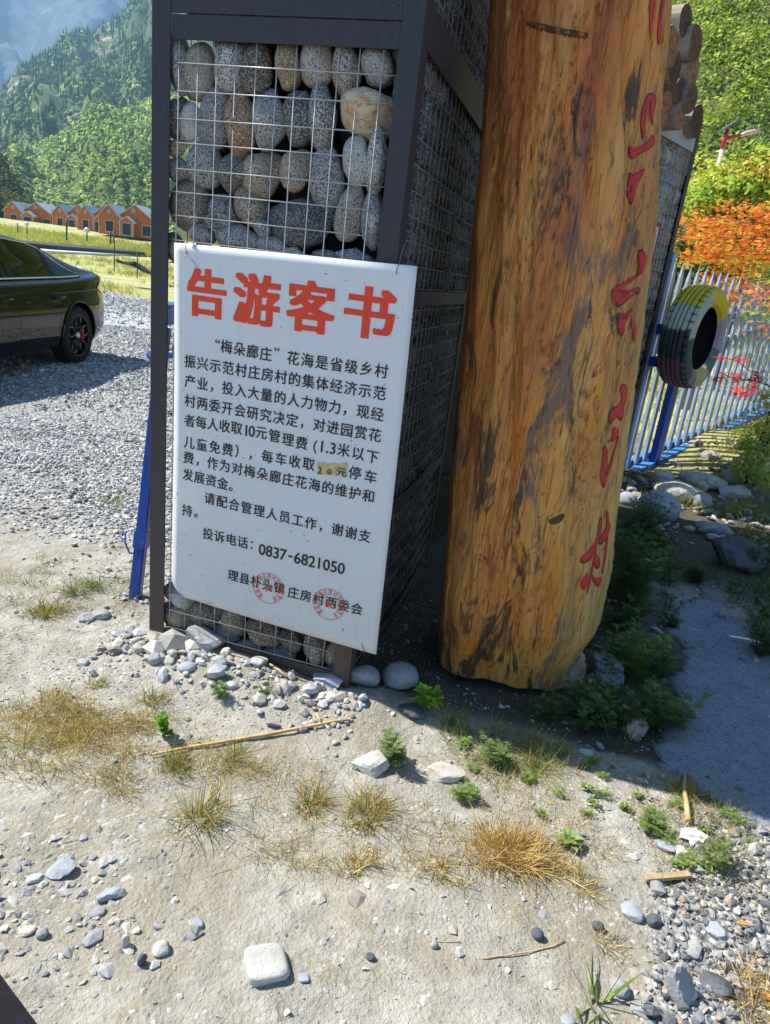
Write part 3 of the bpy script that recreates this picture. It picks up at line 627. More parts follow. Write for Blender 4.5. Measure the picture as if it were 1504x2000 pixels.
for f_ in pan.data.polygons: f_.use_smooth = True

_gc = {}
def glyph(ch, bold):
    key = (ch, bold)
    if key in _gc: return _gc[key]
    cu = bpy.data.curves.new('t', 'FONT'); cu.body = ch; cu.size = 1; cu.offset = bold; cu.resolution_u = 3; cu.fill_mode = 'FRONT' if hasattr(cu, 'fill_mode') else 'BOTH'
    try: cu.fill_mode = 'FRONT'
    except Exception: pass
    ob = bpy.data.objects.new('t', cu); COL.objects.link(ob); bpy.context.view_layer.update()
    me = bpy.data.meshes.new_from_object(ob.evaluated_get(bpy.context.evaluated_depsgraph_get()))
    V = np.array([v.co[:2] for v in me.vertices]) if len(me.vertices) else np.zeros((0, 2)); T = [list(p_.vertices) for p_ in me.polygons]
    bpy.data.objects.remove(ob); bpy.data.curves.remove(cu); bpy.data.meshes.remove(me)
    _gc[key] = (V, T); return V, T
Vr, _ = glyph('国', 0.); GC = (Vr.max(0) + Vr.min(0)) / 2; GS = (Vr.max(0) - Vr.min(0)).max()
class Txt:
    def __init__(s): s.V = []; s.T = []
    def ch(s, c, cs, cz, w, h, bold=.02, rot=0., own=False):
        V, T = glyph(c, 0)
        if not len(V): return
        V = V.copy(); ctr = (V.max(0) + V.min(0)) / 2 if own else GC
        V = (V - ctr) / GS; V = V * np.array([w, h])
        if rot: ca, sa = math.cos(rot), math.sin(rot); V = V @ np.array([[ca, sa], [-sa, ca]])
        for q, (ox, oy) in enumerate(s.shifts(bold)):
            b = len(s.V); s.V += [(cs + x + ox * w, cz + y + oy * h, q * .00009) for x, y in V]; s.T += [[b + i for i in t] for t in T]
    def shifts(s, bold):
        if bold <= 0: return [(0, 0)]
        if bold < .032: return [(-bold * .7, 0), (bold * .7, bold * .3), (0, -bold * .45), (0, bold * .3)]
        return [(-bold, bold * .5), (bold, bold * .5), (-bold, -bold * .5), (bold, -bold * .5), (0, bold * .5), (0, -bold * .5), (0, 0)]
    def build(s, name, mat, off): return sgmesh(name, s.V, s.T, mat, off)
t = Txt()
for ch, x0, y0, x1, y1 in (('告', 110, 183, 340, 500), ('游', 382, 212, 655, 545), ('客', 695, 250, 978, 590), ('书', 1032, 285, 1327, 625)):
    u, v = 330 + (x0 + x1) / 6.016, 460 + (y0 + y1) / 6.016
    (sa, _), (sb, _) = sg(330 + x0 / 3.008, v), sg(330 + x1 / 3.008, v); (cs, cz) = sg(u, v); _, za = sg(u, 460 + (y0 + 4) / 3.008); _, zb = sg(u, 460 + (y1 - 22) / 3.008)
    Vg, _ = glyph(ch, 0); ext = (Vg.max(0) - Vg.min(0)) / GS + .06
    t.ch(ch, cs, cz, (sb - sa) / ext[0], (za - zb) / ext[1], .046, own=True)
t.build('heading', MRED, .0012)
def line(chars, p0, p1, tb, cw=.040, hh=.0415, adv=None):
    """chars spread so the first centre is at p0 and the last at p1 (pixels)"""
    (s0, z0), (s1, z1) = sg(*p0), sg(*p1); adv = adv or [1.] * len(chars)
    pos = [0.]
    for i in range(1, len(chars)): pos.append(pos[-1] + (adv[i - 1] + adv[i]) / 2)
    for i, c in enumerate(chars):
        if c in ' □': continue
        q = pos[i] / pos[-1]; sc = .5 * 0 + 1
        asc = ord(c) < 128 or c == '（'; tb.ch(c, s0 + (s1 - s0) * q, z0 + (z1 - z0) * q - (.016 if c == '.' else 0), cw * (1.12 if asc and c != '（' else 1), hh * (1.12 if asc and c != '（' else 1), .03, own=asc)
A_ = lambda x, y: (330 + x / 3.008, 460 + y / 3.008)
B_ = lambda x, y: (330 + x / 3.008, 860 + y / 3.008)
t = Txt()
line('梅朵廊庄', A_(340, 655), A_(572, 697), t); line('花海是省级乡村', A_(732, 722), A_(1247, 798), t)
for q, (x, y) in (('“', (287, 632)), ('”', (636, 682))):
    cs, cz = sg(*A_(x, y)); t.ch(q, cs, cz + .006, .042, .042, .02, own=True)
line('振兴示范村庄房村的集体经济示范', A_(123, 742), A_(1235, 928), t)
line('产业，投入大量的人力物力，现经', A_(123, 860), A_(1222, 1052), t)
line('村两委开会研究决定，对进园赏花', A_(122, 975), A_(1208, 1175), t)
line('者每人收取', A_(120, 1090), A_(398, 1132), t); line('10', A_(456, 1145), A_(488, 1150), t, .040, .043); line('元管理费（', A_(544, 1158), (616, 873), t)
line('1.3', (629, 872), (650, 876), t, .040, .043, [1, .6, 1]); line('米以下', (671, 880), (727, 893), t)
line('儿童免费），每车收取', B_(118, 15), B_(822, 140), t); line('停车', B_(1092, 195), B_(1183, 217), t)
line('费，作为对梅朵廊庄花海的维护和', B_(115, 105), B_(1172, 330), t)
line('发展资金。', B_(112, 205), B_(388, 270), t); line('请配合管理人员工作，谢谢支', B_(242, 342), B_(1150, 563), t); line('持。', B_(110, 412), B_(182, 425), t)
line('投诉电话：', B_(235, 548), B_(510, 612), t); line('0837-6821050', B_(554, 637), B_(1015, 750), t, .044, .047)
line('理县朴头镇', B_(385, 790), B_(655, 862), t); line('庄房村两委会', B_(738, 890), B_(1105, 988), t)
t.build('body_text', MBLK, .0016)
for (cx_, cy_, txt) in ((592, 862, '理县朴头镇庄房村村民委员会'), (945, 958, '理县朴头镇庄房村支部委员会')):
    cs, cz = sg(*B_(cx_, cy_)); R_ = .061; t = Txt(); b = 0; n_ = 64
    for i in range(n_):
        a_ = 2 * PI * i / n_; t.V += [(cs + R_ * math.cos(a_), cz + R_ * math.sin(a_)), (cs + (R_ - .0019) * math.cos(a_), cz + (R_ - .0019) * math.sin(a_))]
        j = (i + 1) % n_; t.T.append([2 * i, 2 * j, 2 * j + 1, 2 * i + 1])
    b = len(t.V); t.V.append((cs, cz))
    for i in range(10):
        a_ = PI / 2 + i * PI / 5 + .1; q = .019 if i % 2 == 0 else .0078; t.V.append((cs + q * math.cos(a_), cz + q * math.sin(a_)))
    for i in range(10): t.T.append([b, b + 1 + i, b + 1 + (i + 1) % 10])
    for i, c in enumerate(txt):
        a_ = math.radians(232 - i * 284 / (len(txt) - 1)); t.ch(c, cs + .047 * math.cos(a_), cz + .047 * math.sin(a_), .0135, .021, .0, rot=a_ - PI / 2)
    t.build('seal', MSEAL, .0022)
# torn yellow tape over the price
MTAPE = simple('torn_tape', (.58, .46, .20), .5, .4, 0, .3, 40, .4)
tp = [(872, 133), (900, 128), (935, 140), (965, 133), (1000, 140), (1015, 135), (1045, 130), (1052, 155), (1040, 172), (1034, 208), (1005, 200), (960, 205), (905, 200), (870, 202), (880, 165)]
tp = [sg(*B_(x, y)) for x, y in tp]; tri = mgeo.tessellate_polygon([[Vector((a_, b_, 0)) for a_, b_ in tp]]); o = sgmesh('tape', tp, [list(x) for x in tri], MTAPE, .0026); md = o.modifiers.new('t', 'SOLIDIFY'); md.thickness = .001; md.offset = 1
t = Txt(); cs, cz = sg(*B_(888, 175)); t.ch('2', cs, cz, .03, .03, .02, own=True); cs, cz = sg(*B_(943, 183)); t.ch('0', cs, cz, .026, .022, .03, own=True); cs, cz = sg(*B_(1015, 188)); t.ch('元', cs, cz, .036, .03, .02, own=True); t.build('old_price', MBLK, .0042)
# tie wires
MCOP = simple('copper_wire', (.50, .20, .13), .5, .5, .3); MDW = simple('dark_wire', (.05, .08, .08), .6); MBW2 = simple('blue_wire', (.10, .22, .5), .5)
def tie(name, pts, rad, mat, off=None):
    P_ = []
    for i, (u, v) in enumerate(pts):
        s_, z_ = sg(u, v); P_.append((s_ - BX, -(.006 if off is None else off[i]), z_ - BZ))
    a = Acc(); addtube(a, np.array(P_), rad, 5); o = a.build(name, mat, sgo, True); return o
tie('tie_wire', [(367, 497), (365, 480), (372, 462), (376, 445), (382, 430), (376, 422), (363, 427)], .0016, MCOP, [.006, .01, .004, 0, -.01, -.012, -.012])
tie('tie_wire', [(369, 497), (378, 510), (386, 522)], .0011, MWIRE); tie('tie_wire', [(367, 498), (357, 505)], .0009, MWIRE)
tie('tie_wire', [(775, 536), (776, 526), (781, 517), (785, 500), (790, 480), (797, 462)], .0014, MDW, [.006, .008, .01, .008, .004, .0])
tie('tie_wire', [(357, 1143), (352, 1160), (346, 1180), (341, 1195)], .0012, MBW2); tie('tie_wire', [(707, 1255), (712, 1270), (713, 1279)], .0010, MDW)

# ================================================================== THE CARVED TRUNK
LY = 2.68
Lp = [(958, 0), (942, 250), (930, 400), (905, 650), (880, 900), (865, 1100), (852, 1250), (846, 1300)]
Rp = [(1303, 0), (1296, 100), (1280, 250), (1272, 400), (1255, 550), (1240, 700), (1220, 830), (1200, 980), (1190, 1080), (1165, 1190), (1110, 1262)]
LL = np.array([at(u, v, LY)[[0, 2]] for u, v in Lp]); RR = np.array([at(u, v, LY)[[0, 2]] for u, v in Rp])
LL = LL[np.argsort(LL[:, 1])]; RR = RR[np.argsort(RR[:, 1])]
nz, na = 330, 210; zmin, zmax = -.10, 3.25; th = np.arange(na) * 2 * PI / na
def lx(z): return np.where(z > 2.38, LL[-1, 0] - (z - 2.38) * .10, np.interp(z, LL[:, 1], LL[:, 0]))
def rx(z): return np.where(z > 2.43, RR[-1, 0] - (z - 2.43) * .10, np.interp(z, RR[:, 1], RR[:, 0]))
V = []; zsl = np.linspace(zmin, zmax, nz)
for z in zsl:
    l, r_ = float(lx(z)), float(rx(z)); 
    if z < .12: r_ = r_ - 0 * (.12 - z)
    cxz = (l + r_) / 2; rad = (r_ - l) / 2 * .965; n_ = 2.35 + 1.2 * (1 - float(sstep(.0, .8, z)))
    ct, st = np.cos(th), np.sin(th); k_ = (np.abs(ct) ** n_ + np.abs(st) ** n_) ** (-1 / n_)
    ry = rad * (1.0 if z > .3 else 1 - .0 * (.3 - z))
    tw = th + z * .35
    d_ = 1 + .045 * np.sin(tw * 2 + .6) + .028 * np.sin(tw * 5 + 1.2) + .10 * vnoise(tw * 4.2, z * 1.1, 31) + .055 * vnoise(tw * 11, z * 2.3, 32) + .03 * vnoise(tw * 26, z * 4, 33) + .018 * vnoise(tw * 60, z * 7, 34) - .05 * np.maximum(0, .06 - np.abs(vnoise(tw * 16 + z * .8, z * 1.3, 35))) / .06 * (vnoise(tw * 3, z * 2, 36) > .05)
    d_ = d_ * (1 + .05 * np.minimum(0, vnoise(tw * 7, z * 3.2, 41) + .05) * 3)
    d_ = 1 + (d_ - 1) * (.35 + .65 * float(sstep(.05, .35, z)))
    # keep the silhouette where the photograph has it
    lock = np.abs(ct) ** 6; d_ = d_ * (1 - lock) + lock * (1 + (d_ - 1) * .35)
    V.append(np.stack([cxz + rad * k_ * ct * d_, LY + ry * k_ * st * d_ * np.where(st < 0, 1.0, .95), np.full(na, z)], 1))
V = np.concatenate(V)
# ragged lower edge: it rises at the back right and left
low = V[:, 2] < .25
xr = (V[:, 0] - .3) / .6
edge = .0 + fbm(V[:, 0] * 6, V[:, 1] * 6, 3, 9) * .03 + .07 * sstep(.8, 1.1, xr)
V[:, 2] = np.where(V[:, 2] < edge, edge - (edge - V[:, 2]) * .03, V[:, 2])
T = [[i * na + k2, i * na + (k2 + 1) % na, (i + 1) * na + (k2 + 1) % na, (i + 1) * na + k2] for i in range(nz - 1) for k2 in range(na)]
a = Acc(); a.add(V, T); cb = V[:na].mean(0); ctp = V[-na:].mean(0); b0 = a.n
a.add([cb, ctp], np.zeros((0, 3), int)); a.T.append(np.array([[b0, (k2 + 1) % na, k2] for k2 in range(na)] + [[b0 + 1, (nz - 1) * na + k2, (nz - 1) * na + (k2 + 1) % na] for k2 in range(na)]))
k = N('varnished_trunk', .36, .4); P = k.pos()
G_ = k.map(P, (1, 1, .13), (0, math.radians(20), 0)); G2 = k.map(P, (1, 1, .07), (0, math.radians(15), 0)); G3 = k.map(P, (1, 1, .26), (0, math.radians(26), 0))
big = k.noise(G_, 3.4, 5, .6, .6); mid = k.noise(G_, 11, 6, .68, .8); fine = k.noise(G2, 60, 6, .72, .3); blot = k.noise(G3, 5.5, 5, .65, .5)
c = k.ramp(big, [(.28, (.38, .085, .015)), (.40, (.74, .22, .03)), (.50, (.84, .35, .06)), (.60, (.84, .47, .13)), (.74, (.76, .31, .08))])
c = k.mix(k.ramp(mid, [(.42, 0.), (.58, .45)]), c, (.72, .25, .035))
c = k.mix(k.ramp(mid, [(.28, .9), (.40, 0.)]), c, (.22, .08, .02))
c = k.mix(k.ramp(blot, [(.535, 0.), (.61, .85)]), c, k.mix(mid, (.13, .075, .065), (.22, .14, .11)))
c = k.mix(k.ramp(k.noise(G3, 9, 6, .7, 1.), [(.56, 0.), (.61, .9)]), c, (.050, .036, .022))
xz = k.sepxyz(P)
c = k.mix(k.math('MULTIPLY', k.ramp(xz[0], [(.66, 0.), (.85, .8)]), k.ramp(mid, [(.35, .3), (.55, 1.)])), c, (.60, .44, .15))
c = k.mix(k.math('MULTIPLY', k.ramp(xz[0], [(.25, .8), (.45, 0.)]), k.ramp(k.noise(G_, 7, 5, .7), [(.45, 0.), (.55, 1.)])), c, (.50, .13, .02))
c = k.mix(k.ramp(fine, [(.30, .8), (.42, 0.)]), c, (.16, .06, .015)); c = k.mix(k.ramp(fine, [(.58, 0.), (.75, .4)]), c, (.66, .48, .2))
crk = k.noise(k.map(P, (1, 1, .05), (0, math.radians(17), 0)), 24, 3, .5, 1.2); ck = k.ramp(k.math('ABSOLUTE', k.math('SUBTRACT', crk, .5)), [(.0, 1.), (.012, 0.)])
c = k.mix(k.math('MULTIPLY', ck, k.ramp(big, [(.5, 0.), (.6, .8)])), c, (.05, .03, .015))
k.base(c); k.rough(k.ramp(mid, [(.3, .28), (.7, .6)]))
hgt = k.math('ADD', k.math('MULTIPLY', mid, 1.), k.math('MULTIPLY', fine, .45)); hgt = k.math('SUBTRACT', hgt, k.math('MULTIPLY', ck, .3)); hgt = k.math('ADD', hgt, k.math('MULTIPLY', k.noise(G3, 26, 5, .7), .4))
k.bump(hgt, 1., .03); k.b.inputs['Coat Weight'].default_value = .25; k.b.inputs['Coat Roughness'].default_value = .25; MTRUNK = k.m
tr_root = empty('carved_trunk', (.58, LY, 0), 'massive varnished yellow and brown tree trunk standing upright with carved red characters', 'tree trunk')
tro = a.build('trunk_body', MTRUNK, None, True, org=(0, 0, 0)); tro.location = (-.58, -LY, 0); tro.parent = tr_root
Vt = np.concatenate(a.V); bvh = BVHTree.FromPolygons([tuple(x) for x in Vt], [list(x) for x in T])
def hit(u, v):
    d = Vector(ray(u, v)).normalized(); loc, nrm, idx, ds = bvh.ray_cast(Vector(CC), d); return loc, nrm
k = N('red_carved_paint', .42, .4); n_ = k.noise(k.map(k.pos(), (1, 1, .4)), 45, 5, .7); k.base(k.mix(n_, (.38, .012, .012), (.70, .04, .03))); k.bump(n_, .8, .006); MCARV = k.m
MCEDGE = simple('carved_groove', (.10, .05, .02), .8)
def smooth_poly(pts, it=2):
    pts = [np.array(q, float) for q in pts]
    for _ in range(it):
        o = []
        for i in range(len(pts)): p0, p1 = pts[i], pts[(i + 1) % len(pts)]; o += [p0 * .75 + p1 * .25, p0 * .25 + p1 * .75]
        pts = o
    return pts
def project_patch(name, pts, mat, lift, thick, it=2):
    pts = smooth_poly(pts, it); bm = bmesh.new(); vs_ = [bm.verts.new((x, y, 0)) for x, y in pts]
    tri = mgeo.tessellate_polygon([[Vector((x, y, 0)) for x, y in pts]]); 
    for t_ in tri:
        try: bm.faces.new([vs_[i] for i in t_])
        except ValueError: pass
    bmesh.ops.subdivide_edges(bm, edges=[e for e in bm.edges if e.calc_length() > 9], cuts=2, use_grid_fill=False); bmesh.ops.triangulate(bm, faces=bm.faces[:])
    last = None; V_ = []; ok = []
    for v_ in bm.verts:
        loc, nrm = hit(v_.co.x, v_.co.y)
        if loc is None: ok.append(False); V_.append((0, 0, 0)); continue
        ok.append(True); V_.append(tuple(loc + nrm * lift - Vector(tr_root.location)))
    bm.verts.index_update(); fs = [[v_.index for v_ in f_.verts] for f_ in bm.faces if all(ok[v_.index] for v_ in f_.verts)]; bm.free()
    if not fs: return None
    me = bpy.data.meshes.new(name); me.from_pydata(V_, [], fs); 
    bm = bmesh.new(); bm.from_mesh(me); bmesh.ops.delete(bm, geom=[v_ for v_ in bm.verts if not v_.link_faces], context='VERTS'); bmesh.ops.recalc_face_normals(bm, faces=bm.faces); bm.to_mesh(me); bm.free()
    me.materials.append(mat); o = bpy.data.objects.new(name, me); COL.objects.link(o); o.parent = tr_root
    for f_ in me.polygons: f_.use_smooth = True
    m_ = o.modifiers.new('t', 'SOLIDIFY'); m_.thickness = thick; m_.offset = 0; return o
z3 = lambda L: [(1200 + x / 3.704, y / 3.704) for x, y in L]
z4 = lambda L: [(1150 + x / 3.636, 450 + y / 3.636) for x, y in L]
z5 = lambda L: [(820 + x / 2.74, 650 + y / 2.74) for x, y in L]
STR = [z3([(252, -10), (302, -10), (280, 120), (262, 240), (262, 300), (252, 180)]), z3([(345, -10), (362, -10), (338, 140), (336, 230), (325, 330), (306, 258), (322, 130)]),
    z3([(250, 668), (290, 690), (298, 725), (258, 705), (228, 800), (215, 900), (224, 960), (205, 1000), (190, 930), (190, 840), (207, 765)]), z3([(265, 695), (300, 700), (292, 760), (276, 850), (280, 910), (262, 860), (255, 780)]),
    z3([(103, 1065), (125, 1058), (150, 1080), (240, 1030), (285, 960), (282, 1060), (180, 1110), (115, 1160)]), z3([(110, 1235), (128, 1280), (228, 1205), (195, 1280), (150, 1350), (142, 1430), (122, 1482), (95, 1420), (90, 1360)]),
    z3([(168, 1830), (190, 1808), (212, 1850), (207, 1900), (207, 1960), (195, 1985), (185, 1930)]),
    z4([(345, 160), (370, 135), (402, 175), (392, 240), (385, 288), (320, 348), (248, 395), (240, 418), (290, 425), (362, 395), (362, 440), (310, 452), (260, 502), (215, 535), (183, 510), (163, 450), (172, 408), (230, 380), (330, 318), (368, 270), (348, 205)]),
    z4([(198, 600), (225, 588), (250, 602), (320, 535), (290, 600), (252, 660), (252, 720), (235, 748), (203, 700)]), z4([(290, 605), (322, 660), (332, 700), (322, 800), (310, 720)]),
    z4([(218, 1120), (240, 1092), (267, 1110), (272, 1180), (243, 1250), (242, 1320), (225, 1352), (205, 1312), (180, 1340), (155, 1375), (140, 1320), (158, 1265), (213, 1240), (233, 1190)]),
    z4([(165, 1408), (190, 1392), (212, 1420), (202, 1470), (160, 1495), (130, 1502), (168, 1460)]), z4([(103, 1545), (120, 1530), (134, 1600), (127, 1700), (132, 1740), (110, 1830), (88, 1790), (80, 1740), (98, 1640)]),
    z4([(203, 1462), (214, 1475), (182, 1580), (152, 1680), (127, 1765), (118, 1730), (148, 1650), (178, 1560)]),
    z5([(960, 995), (974, 988), (970, 1060), (947, 1130), (932, 1180), (902, 1218), (868, 1228), (862, 1200), (898, 1170), (938, 1120), (953, 1060)]),
    z5([(994, 955), (1006, 955), (1011, 1010), (1021, 1030), (1011, 1060), (990, 1112), (960, 1128), (953, 1105), (983, 1070), (1000, 1030)]),
    z5([(948, 1185), (965, 1215), (962, 1250), (945, 1262), (932, 1235), (934, 1200)]), z5([(912, 1290), (940, 1312), (972, 1300), (966, 1345), (950, 1358), (930, 1330)]),
    z5([(882, 1300), (902, 1278), (897, 1340), (882, 1372), (864, 1362), (866, 1325)]), z5([(1004, 1062), (1010, 1062), (992, 1220), (976, 1285), (972, 1278), (984, 1218)]), z5([(942, 1140), (949, 1140), (920, 1290), (898, 1390), (892, 1386), (912, 1290)])]
for q in STR:
    c_ = np.mean(q, 0); big_ = [tuple(c_ + (np.array(x) - c_) * 1.07 + np.array([-.6, 1.2])) for x in q]
    e_ = project_patch('carved_groove', big_, MCEDGE, .0015, .001); o = project_patch('carved_stroke', q, MCARV, .003, .0016, 1)
# scar across the upper trunk
SC = [(1024, 45), (1045, 42), (1080, 52), (1110, 58), (1130, 62), (1150, 66), (1148, 75), (1125, 74), (1095, 68), (1060, 60), (1035, 52)]
project_patch('scar', SC, MCEDGE, .002, .002, 1); project_patch('scar', [(1068, 1018), (1090, 1006), (1104, 1002), (1098, 1018), (1080, 1026)], MCEDGE, .001, .002, 1)
# ================================================================== HOUSES FAR LEFT
MORG = simple('orange_cladding', (.50, .13, .016), .7, .3, 0, .12, 1); MTRIM = simple('cream_trim', (.52, .44, .36), .6); MROOF = simple('pale_metal_roof', (.34, .39, .47), .45, .4, .2, .1, 1)
MGLS = simple('dark_window_glass', (.012, .015, .02), .3, .4); MVENT = simple('vent_grey', (.35, .32, .28), .6)
def mesh_obj(name, V, T, mat, parent=None):
    me = bpy.data.meshes.new(name); me.from_pydata([tuple(map(float, v)) for v in V], [], [list(t) for t in T]); me.update(); return link(name, me, parent, mat)
def gable(name_w, x0, x1, y0, y1, h, hp, root, over=.35):
    xm = (x0 + x1) / 2
    V = [(x0, y0, 0), (x1, y0, 0), (x1, y0, h), (xm, y0, hp), (x0, y0, h), (x0, y1, 0), (x1, y1, 0), (x1, y1, h), (xm, y1, hp), (x0, y1, h)]
    T = [[0, 1, 2, 3, 4], [6, 5, 9, 8, 7], [0, 4, 9, 5], [1, 6, 7, 2]]
    w = mesh_obj(name_w, V, T, MORG, root); sl_ = (hp - h) / (xm - x0); e = over; th = .12
    for sgn in (-1, 1):
        xe = xm + sgn * (xm - x0 + e); ze = h - e * sl_
        P_ = [(xe, y0 - e, ze), (xm, y0 - e, hp), (xm, y1 + e, hp), (xe, y1 + e, ze)]; V = P_ + [(a_, b_, c_ + th) for a_, b_, c_ in P_]
        rf = mesh_obj('roof', [(a_, b_, c_ + .01) for a_, b_, c_ in V], [[0, 3, 2, 1], [4, 5, 6, 7], [0, 1, 5, 4], [1, 2, 6, 5], [2, 3, 7, 6], [3, 0, 4, 7]], MROOF, root)
        P2 = [(xe, y0 - e - .05, ze - .12), (xm, y0 - e - .05, hp - .12)]
        mesh_obj('fascia', [(a_, b_ - .02, c_) for a_, b_, c_ in P2] + [(P2[1][0], P2[1][1] - .02, P2[1][2] + .22), (P2[0][0], P2[0][1] - .02, P2[0][2] + .22)] , [[0, 1, 2, 3]], MTRIM, root)
    return w
def hwin(root, x, z, w, h, y):
    fr = box('window', (0, 0, 0), w + .3, .08, h + .3, MTRIM, None); fr.parent = root; fr.location = (x, y - .05, z)
    gl_ = box('pane', (0, 0, 0), w, .04, h, MGLS, None); gl_.parent = fr; gl_.location = (0, -.05, 0)
    return fr
def vent(root, x, z, r_, y):
    a = Acc(); V, T = tube_vf([(0, 0, 0), (0, -.1, 0)], r_, 16, True); q, t = fixq(T); a.add(V, q); a.T.append(t); o = a.build('round_vent', MTRIM, root); o.location = (x, y, z)
    a = Acc(); V, T = tube_vf([(0, -.05, 0), (0, -.13, 0)], r_ * .7, 16, True); q, t = fixq(T); a.add(V, q); a.T.append(t); i_ = a.build('vent_grille', MVENT, o)
def make_house():
    root = empty('orange_house', (0, 0, 0), 'x', 'house', 'orange gabled houses across the meadow')
    gable('wall', 3.2, 12.4, 1.8, 9, 3.3, 6.1, root, .5); gable('wall', 0, 4.9, 0, 8, 3.4, 5.6, root, .4); gable('porch', 5.0, 8.2, -.6, 1.79, 2.7, 3.7, root, .25)
    for x in (5.05, 8.0):
        o = box('pillar', (0, 0, 0), .22, .22, 2.6, MTRIM, None); o.parent = root; o.location = (x + .07, -.75, 1.3)
    hwin(root, 2.5, 1.6, 1.7, 1.9, 0); hwin(root, 6.6, 1.4, 1.9, 2.1, -.6); hwin(root, 10.3, 1.5, 1.8, 1.8, 1.8); vent(root, 2.45, 4.3, .42, 0); vent(root, 7.3, 5.0, .5, 1.8)
    for x, y in ((0, 0), (4.85, 0), (12.35, 1.8)):
        o = box('corner_trim', (0, 0, 0), .18, .1, 3.2, MTRIM, None); o.parent = root; o.location = (x + (.05 if x < 12 else -.05), y - .06, 1.6)
    o = box('dormer', (0, 0, 0), 3.2, 2.6, 1.2, MORG, None); o.parent = root; o.location = (10.9, 5.6, 4.1)
    o = box('dormer_roof', (0, 0, 0), 3.6, 3.1, .14, MROOF, None); o.parent = root; o.location = (10.9, 5.6, 4.78)
    return root
def copy_tree(o, parent=None):
    c = o.copy(); COL.objects.link(c); c.parent = parent
    for ch in list(o.children): copy_tree(ch, c)
    return c
hs = make_house()
HL = ['orange house at the far left end of the row, standing a little apart', 'orange gabled house next to the gap in the row', 'orange gabled house third from the left, between two others', 'orange house with the widest visible roof, beside the dark steel post']
for i_, (u, D, lab) in enumerate(((10, 150, HL[0]), (103, 145, HL[1]), (152, 137, HL[2]), (193, 128, HL[3]))):
    h_ = hs if i_ == 0 else copy_tree(hs); h_['label'] = lab
    v = 437 + (u - 10) * .092; q = at(u, v, D); zg = float(ground_z(q[0], q[1])) ; 
    h_.location = (q[0], q[1], CH + (q[2] - CH) * 1.0 - 0.15); h_.rotation_euler = (0, 0, math.radians(-4)); h_.scale = ((.80, .8, .82), (.64, .55, .84), (.64, .55, .84), (.80, .6, .88))[i_]
# ------- pole lamps with white globes in the meadow
MPOLE = simple('dark_pole', (.05, .05, .05), .6); MGLOBE = simple('white_globe', (.85, .85, .85), .3)
def globe_lamp(u, v0, v1, D, lab, r_=.22):
    b = at(u, v1, D); t_ = at(u, v0, D); root = empty('globe_lamp', b, lab, 'lamp', 'globe lamps in the meadow')
    h = t_[2] - b[2]; tube('pole', [(b[0], b[1], b[2] - .3), (b[0], b[1], b[2] + h - r_)], .07, MPOLE, root); a = Acc(); a.add(ICO[2][0] * r_, ICO[2][1]); o = a.build('globe', MGLOBE, root, True); o.location = (0, 0, h - r_)
globe_lamp(53, 433, 452, 95, 'white globe lamp in front of the house standing apart', .28); globe_lamp(170, 444, 466, 84, 'white globe lamp in front of the middle houses', .30); globe_lamp(35, 434, 450, 100, 'small globe lamp nearest the left edge of the photo', .16)
for i_, (u, v0, v1, D, lab) in enumerate(((130, 428, 466, 84, 'thin dark post standing in the tall grass before the second house'), (216, 452, 472, 70, 'short leaning stake in the tall grass'), (223, 455, 520, 27, 'left stake beside the black tarpaulin'), (268, 494, 532, 25, 'right stake in front of the black tarpaulin'), (222, 452, 470, 72, 'short upright stake right of a leaning one in the tall grass'))):
    b = at(u, v1, D); t_ = at(u, v0, D); o = tube('stake', [b - np.array([0, 0, .2]), b, (b + t_) / 2 + np.array([.01, 0, 0]), t_], .0012 * D if D > 40 else .018, MPOLE, None, 6); tag(o, lab, 'stake')
# black tarpaulin heap
bt = [at(u, v, 26) for u, v in ((228, 512), (240, 516), (255, 519), (268, 522), (281, 532), (277, 525), (266, 515), (250, 513), (238, 511), (226, 505))]
a = Acc(); V = np.array(bt); V = np.concatenate([V, V + np.array([0, .9, -.1]), [V.mean(0) + np.array([0, -.15, .05])], [V.mean(0) + np.array([0, .5, .12])]]); n_ = len(bt)
a.add(V, np.array([[i, (i + 1) % n_, 2 * n_] for i in range(n_)] + [[n_ + (i + 1) % n_, n_ + i, 2 * n_ + 1] for i in range(n_)])); a.T.append(np.array([[i, n_ + i, n_ + (i + 1) % n_, (i + 1) % n_] for i in range(n_)]))
MTARP = simple('black_tarpaulin', (.012, .012, .013), .4, .5, 0, .4, 3); tag(a.build('tarpaulin', MTARP, None, False), 'crumpled black tarpaulin lying in the weeds between two stakes', 'tarpaulin')
# cables high in the valley
MCAB = simple('cable', (.4, .42, .45), .5)
for i_, (a0, a1) in enumerate((((10, 325), (120, 380)), ((10, 318), (140, 375)), ((12, 330), (110, 392)))):
    A0, A1 = at(*a0, 190), at(*a1, 165); pts = [A0 + (A1 - A0) * t - np.array([0, 0, 4 * t * (1 - t) * 1.2]) for t in np.linspace(-.25, 1.3, 12)]
    tag(tube('cable', pts, .035, MCAB, None, 4), ['middle', 'upper', 'lower'][i_] + ' one of three overhead cables crossing the green slope', 'cable', 'overhead cables')
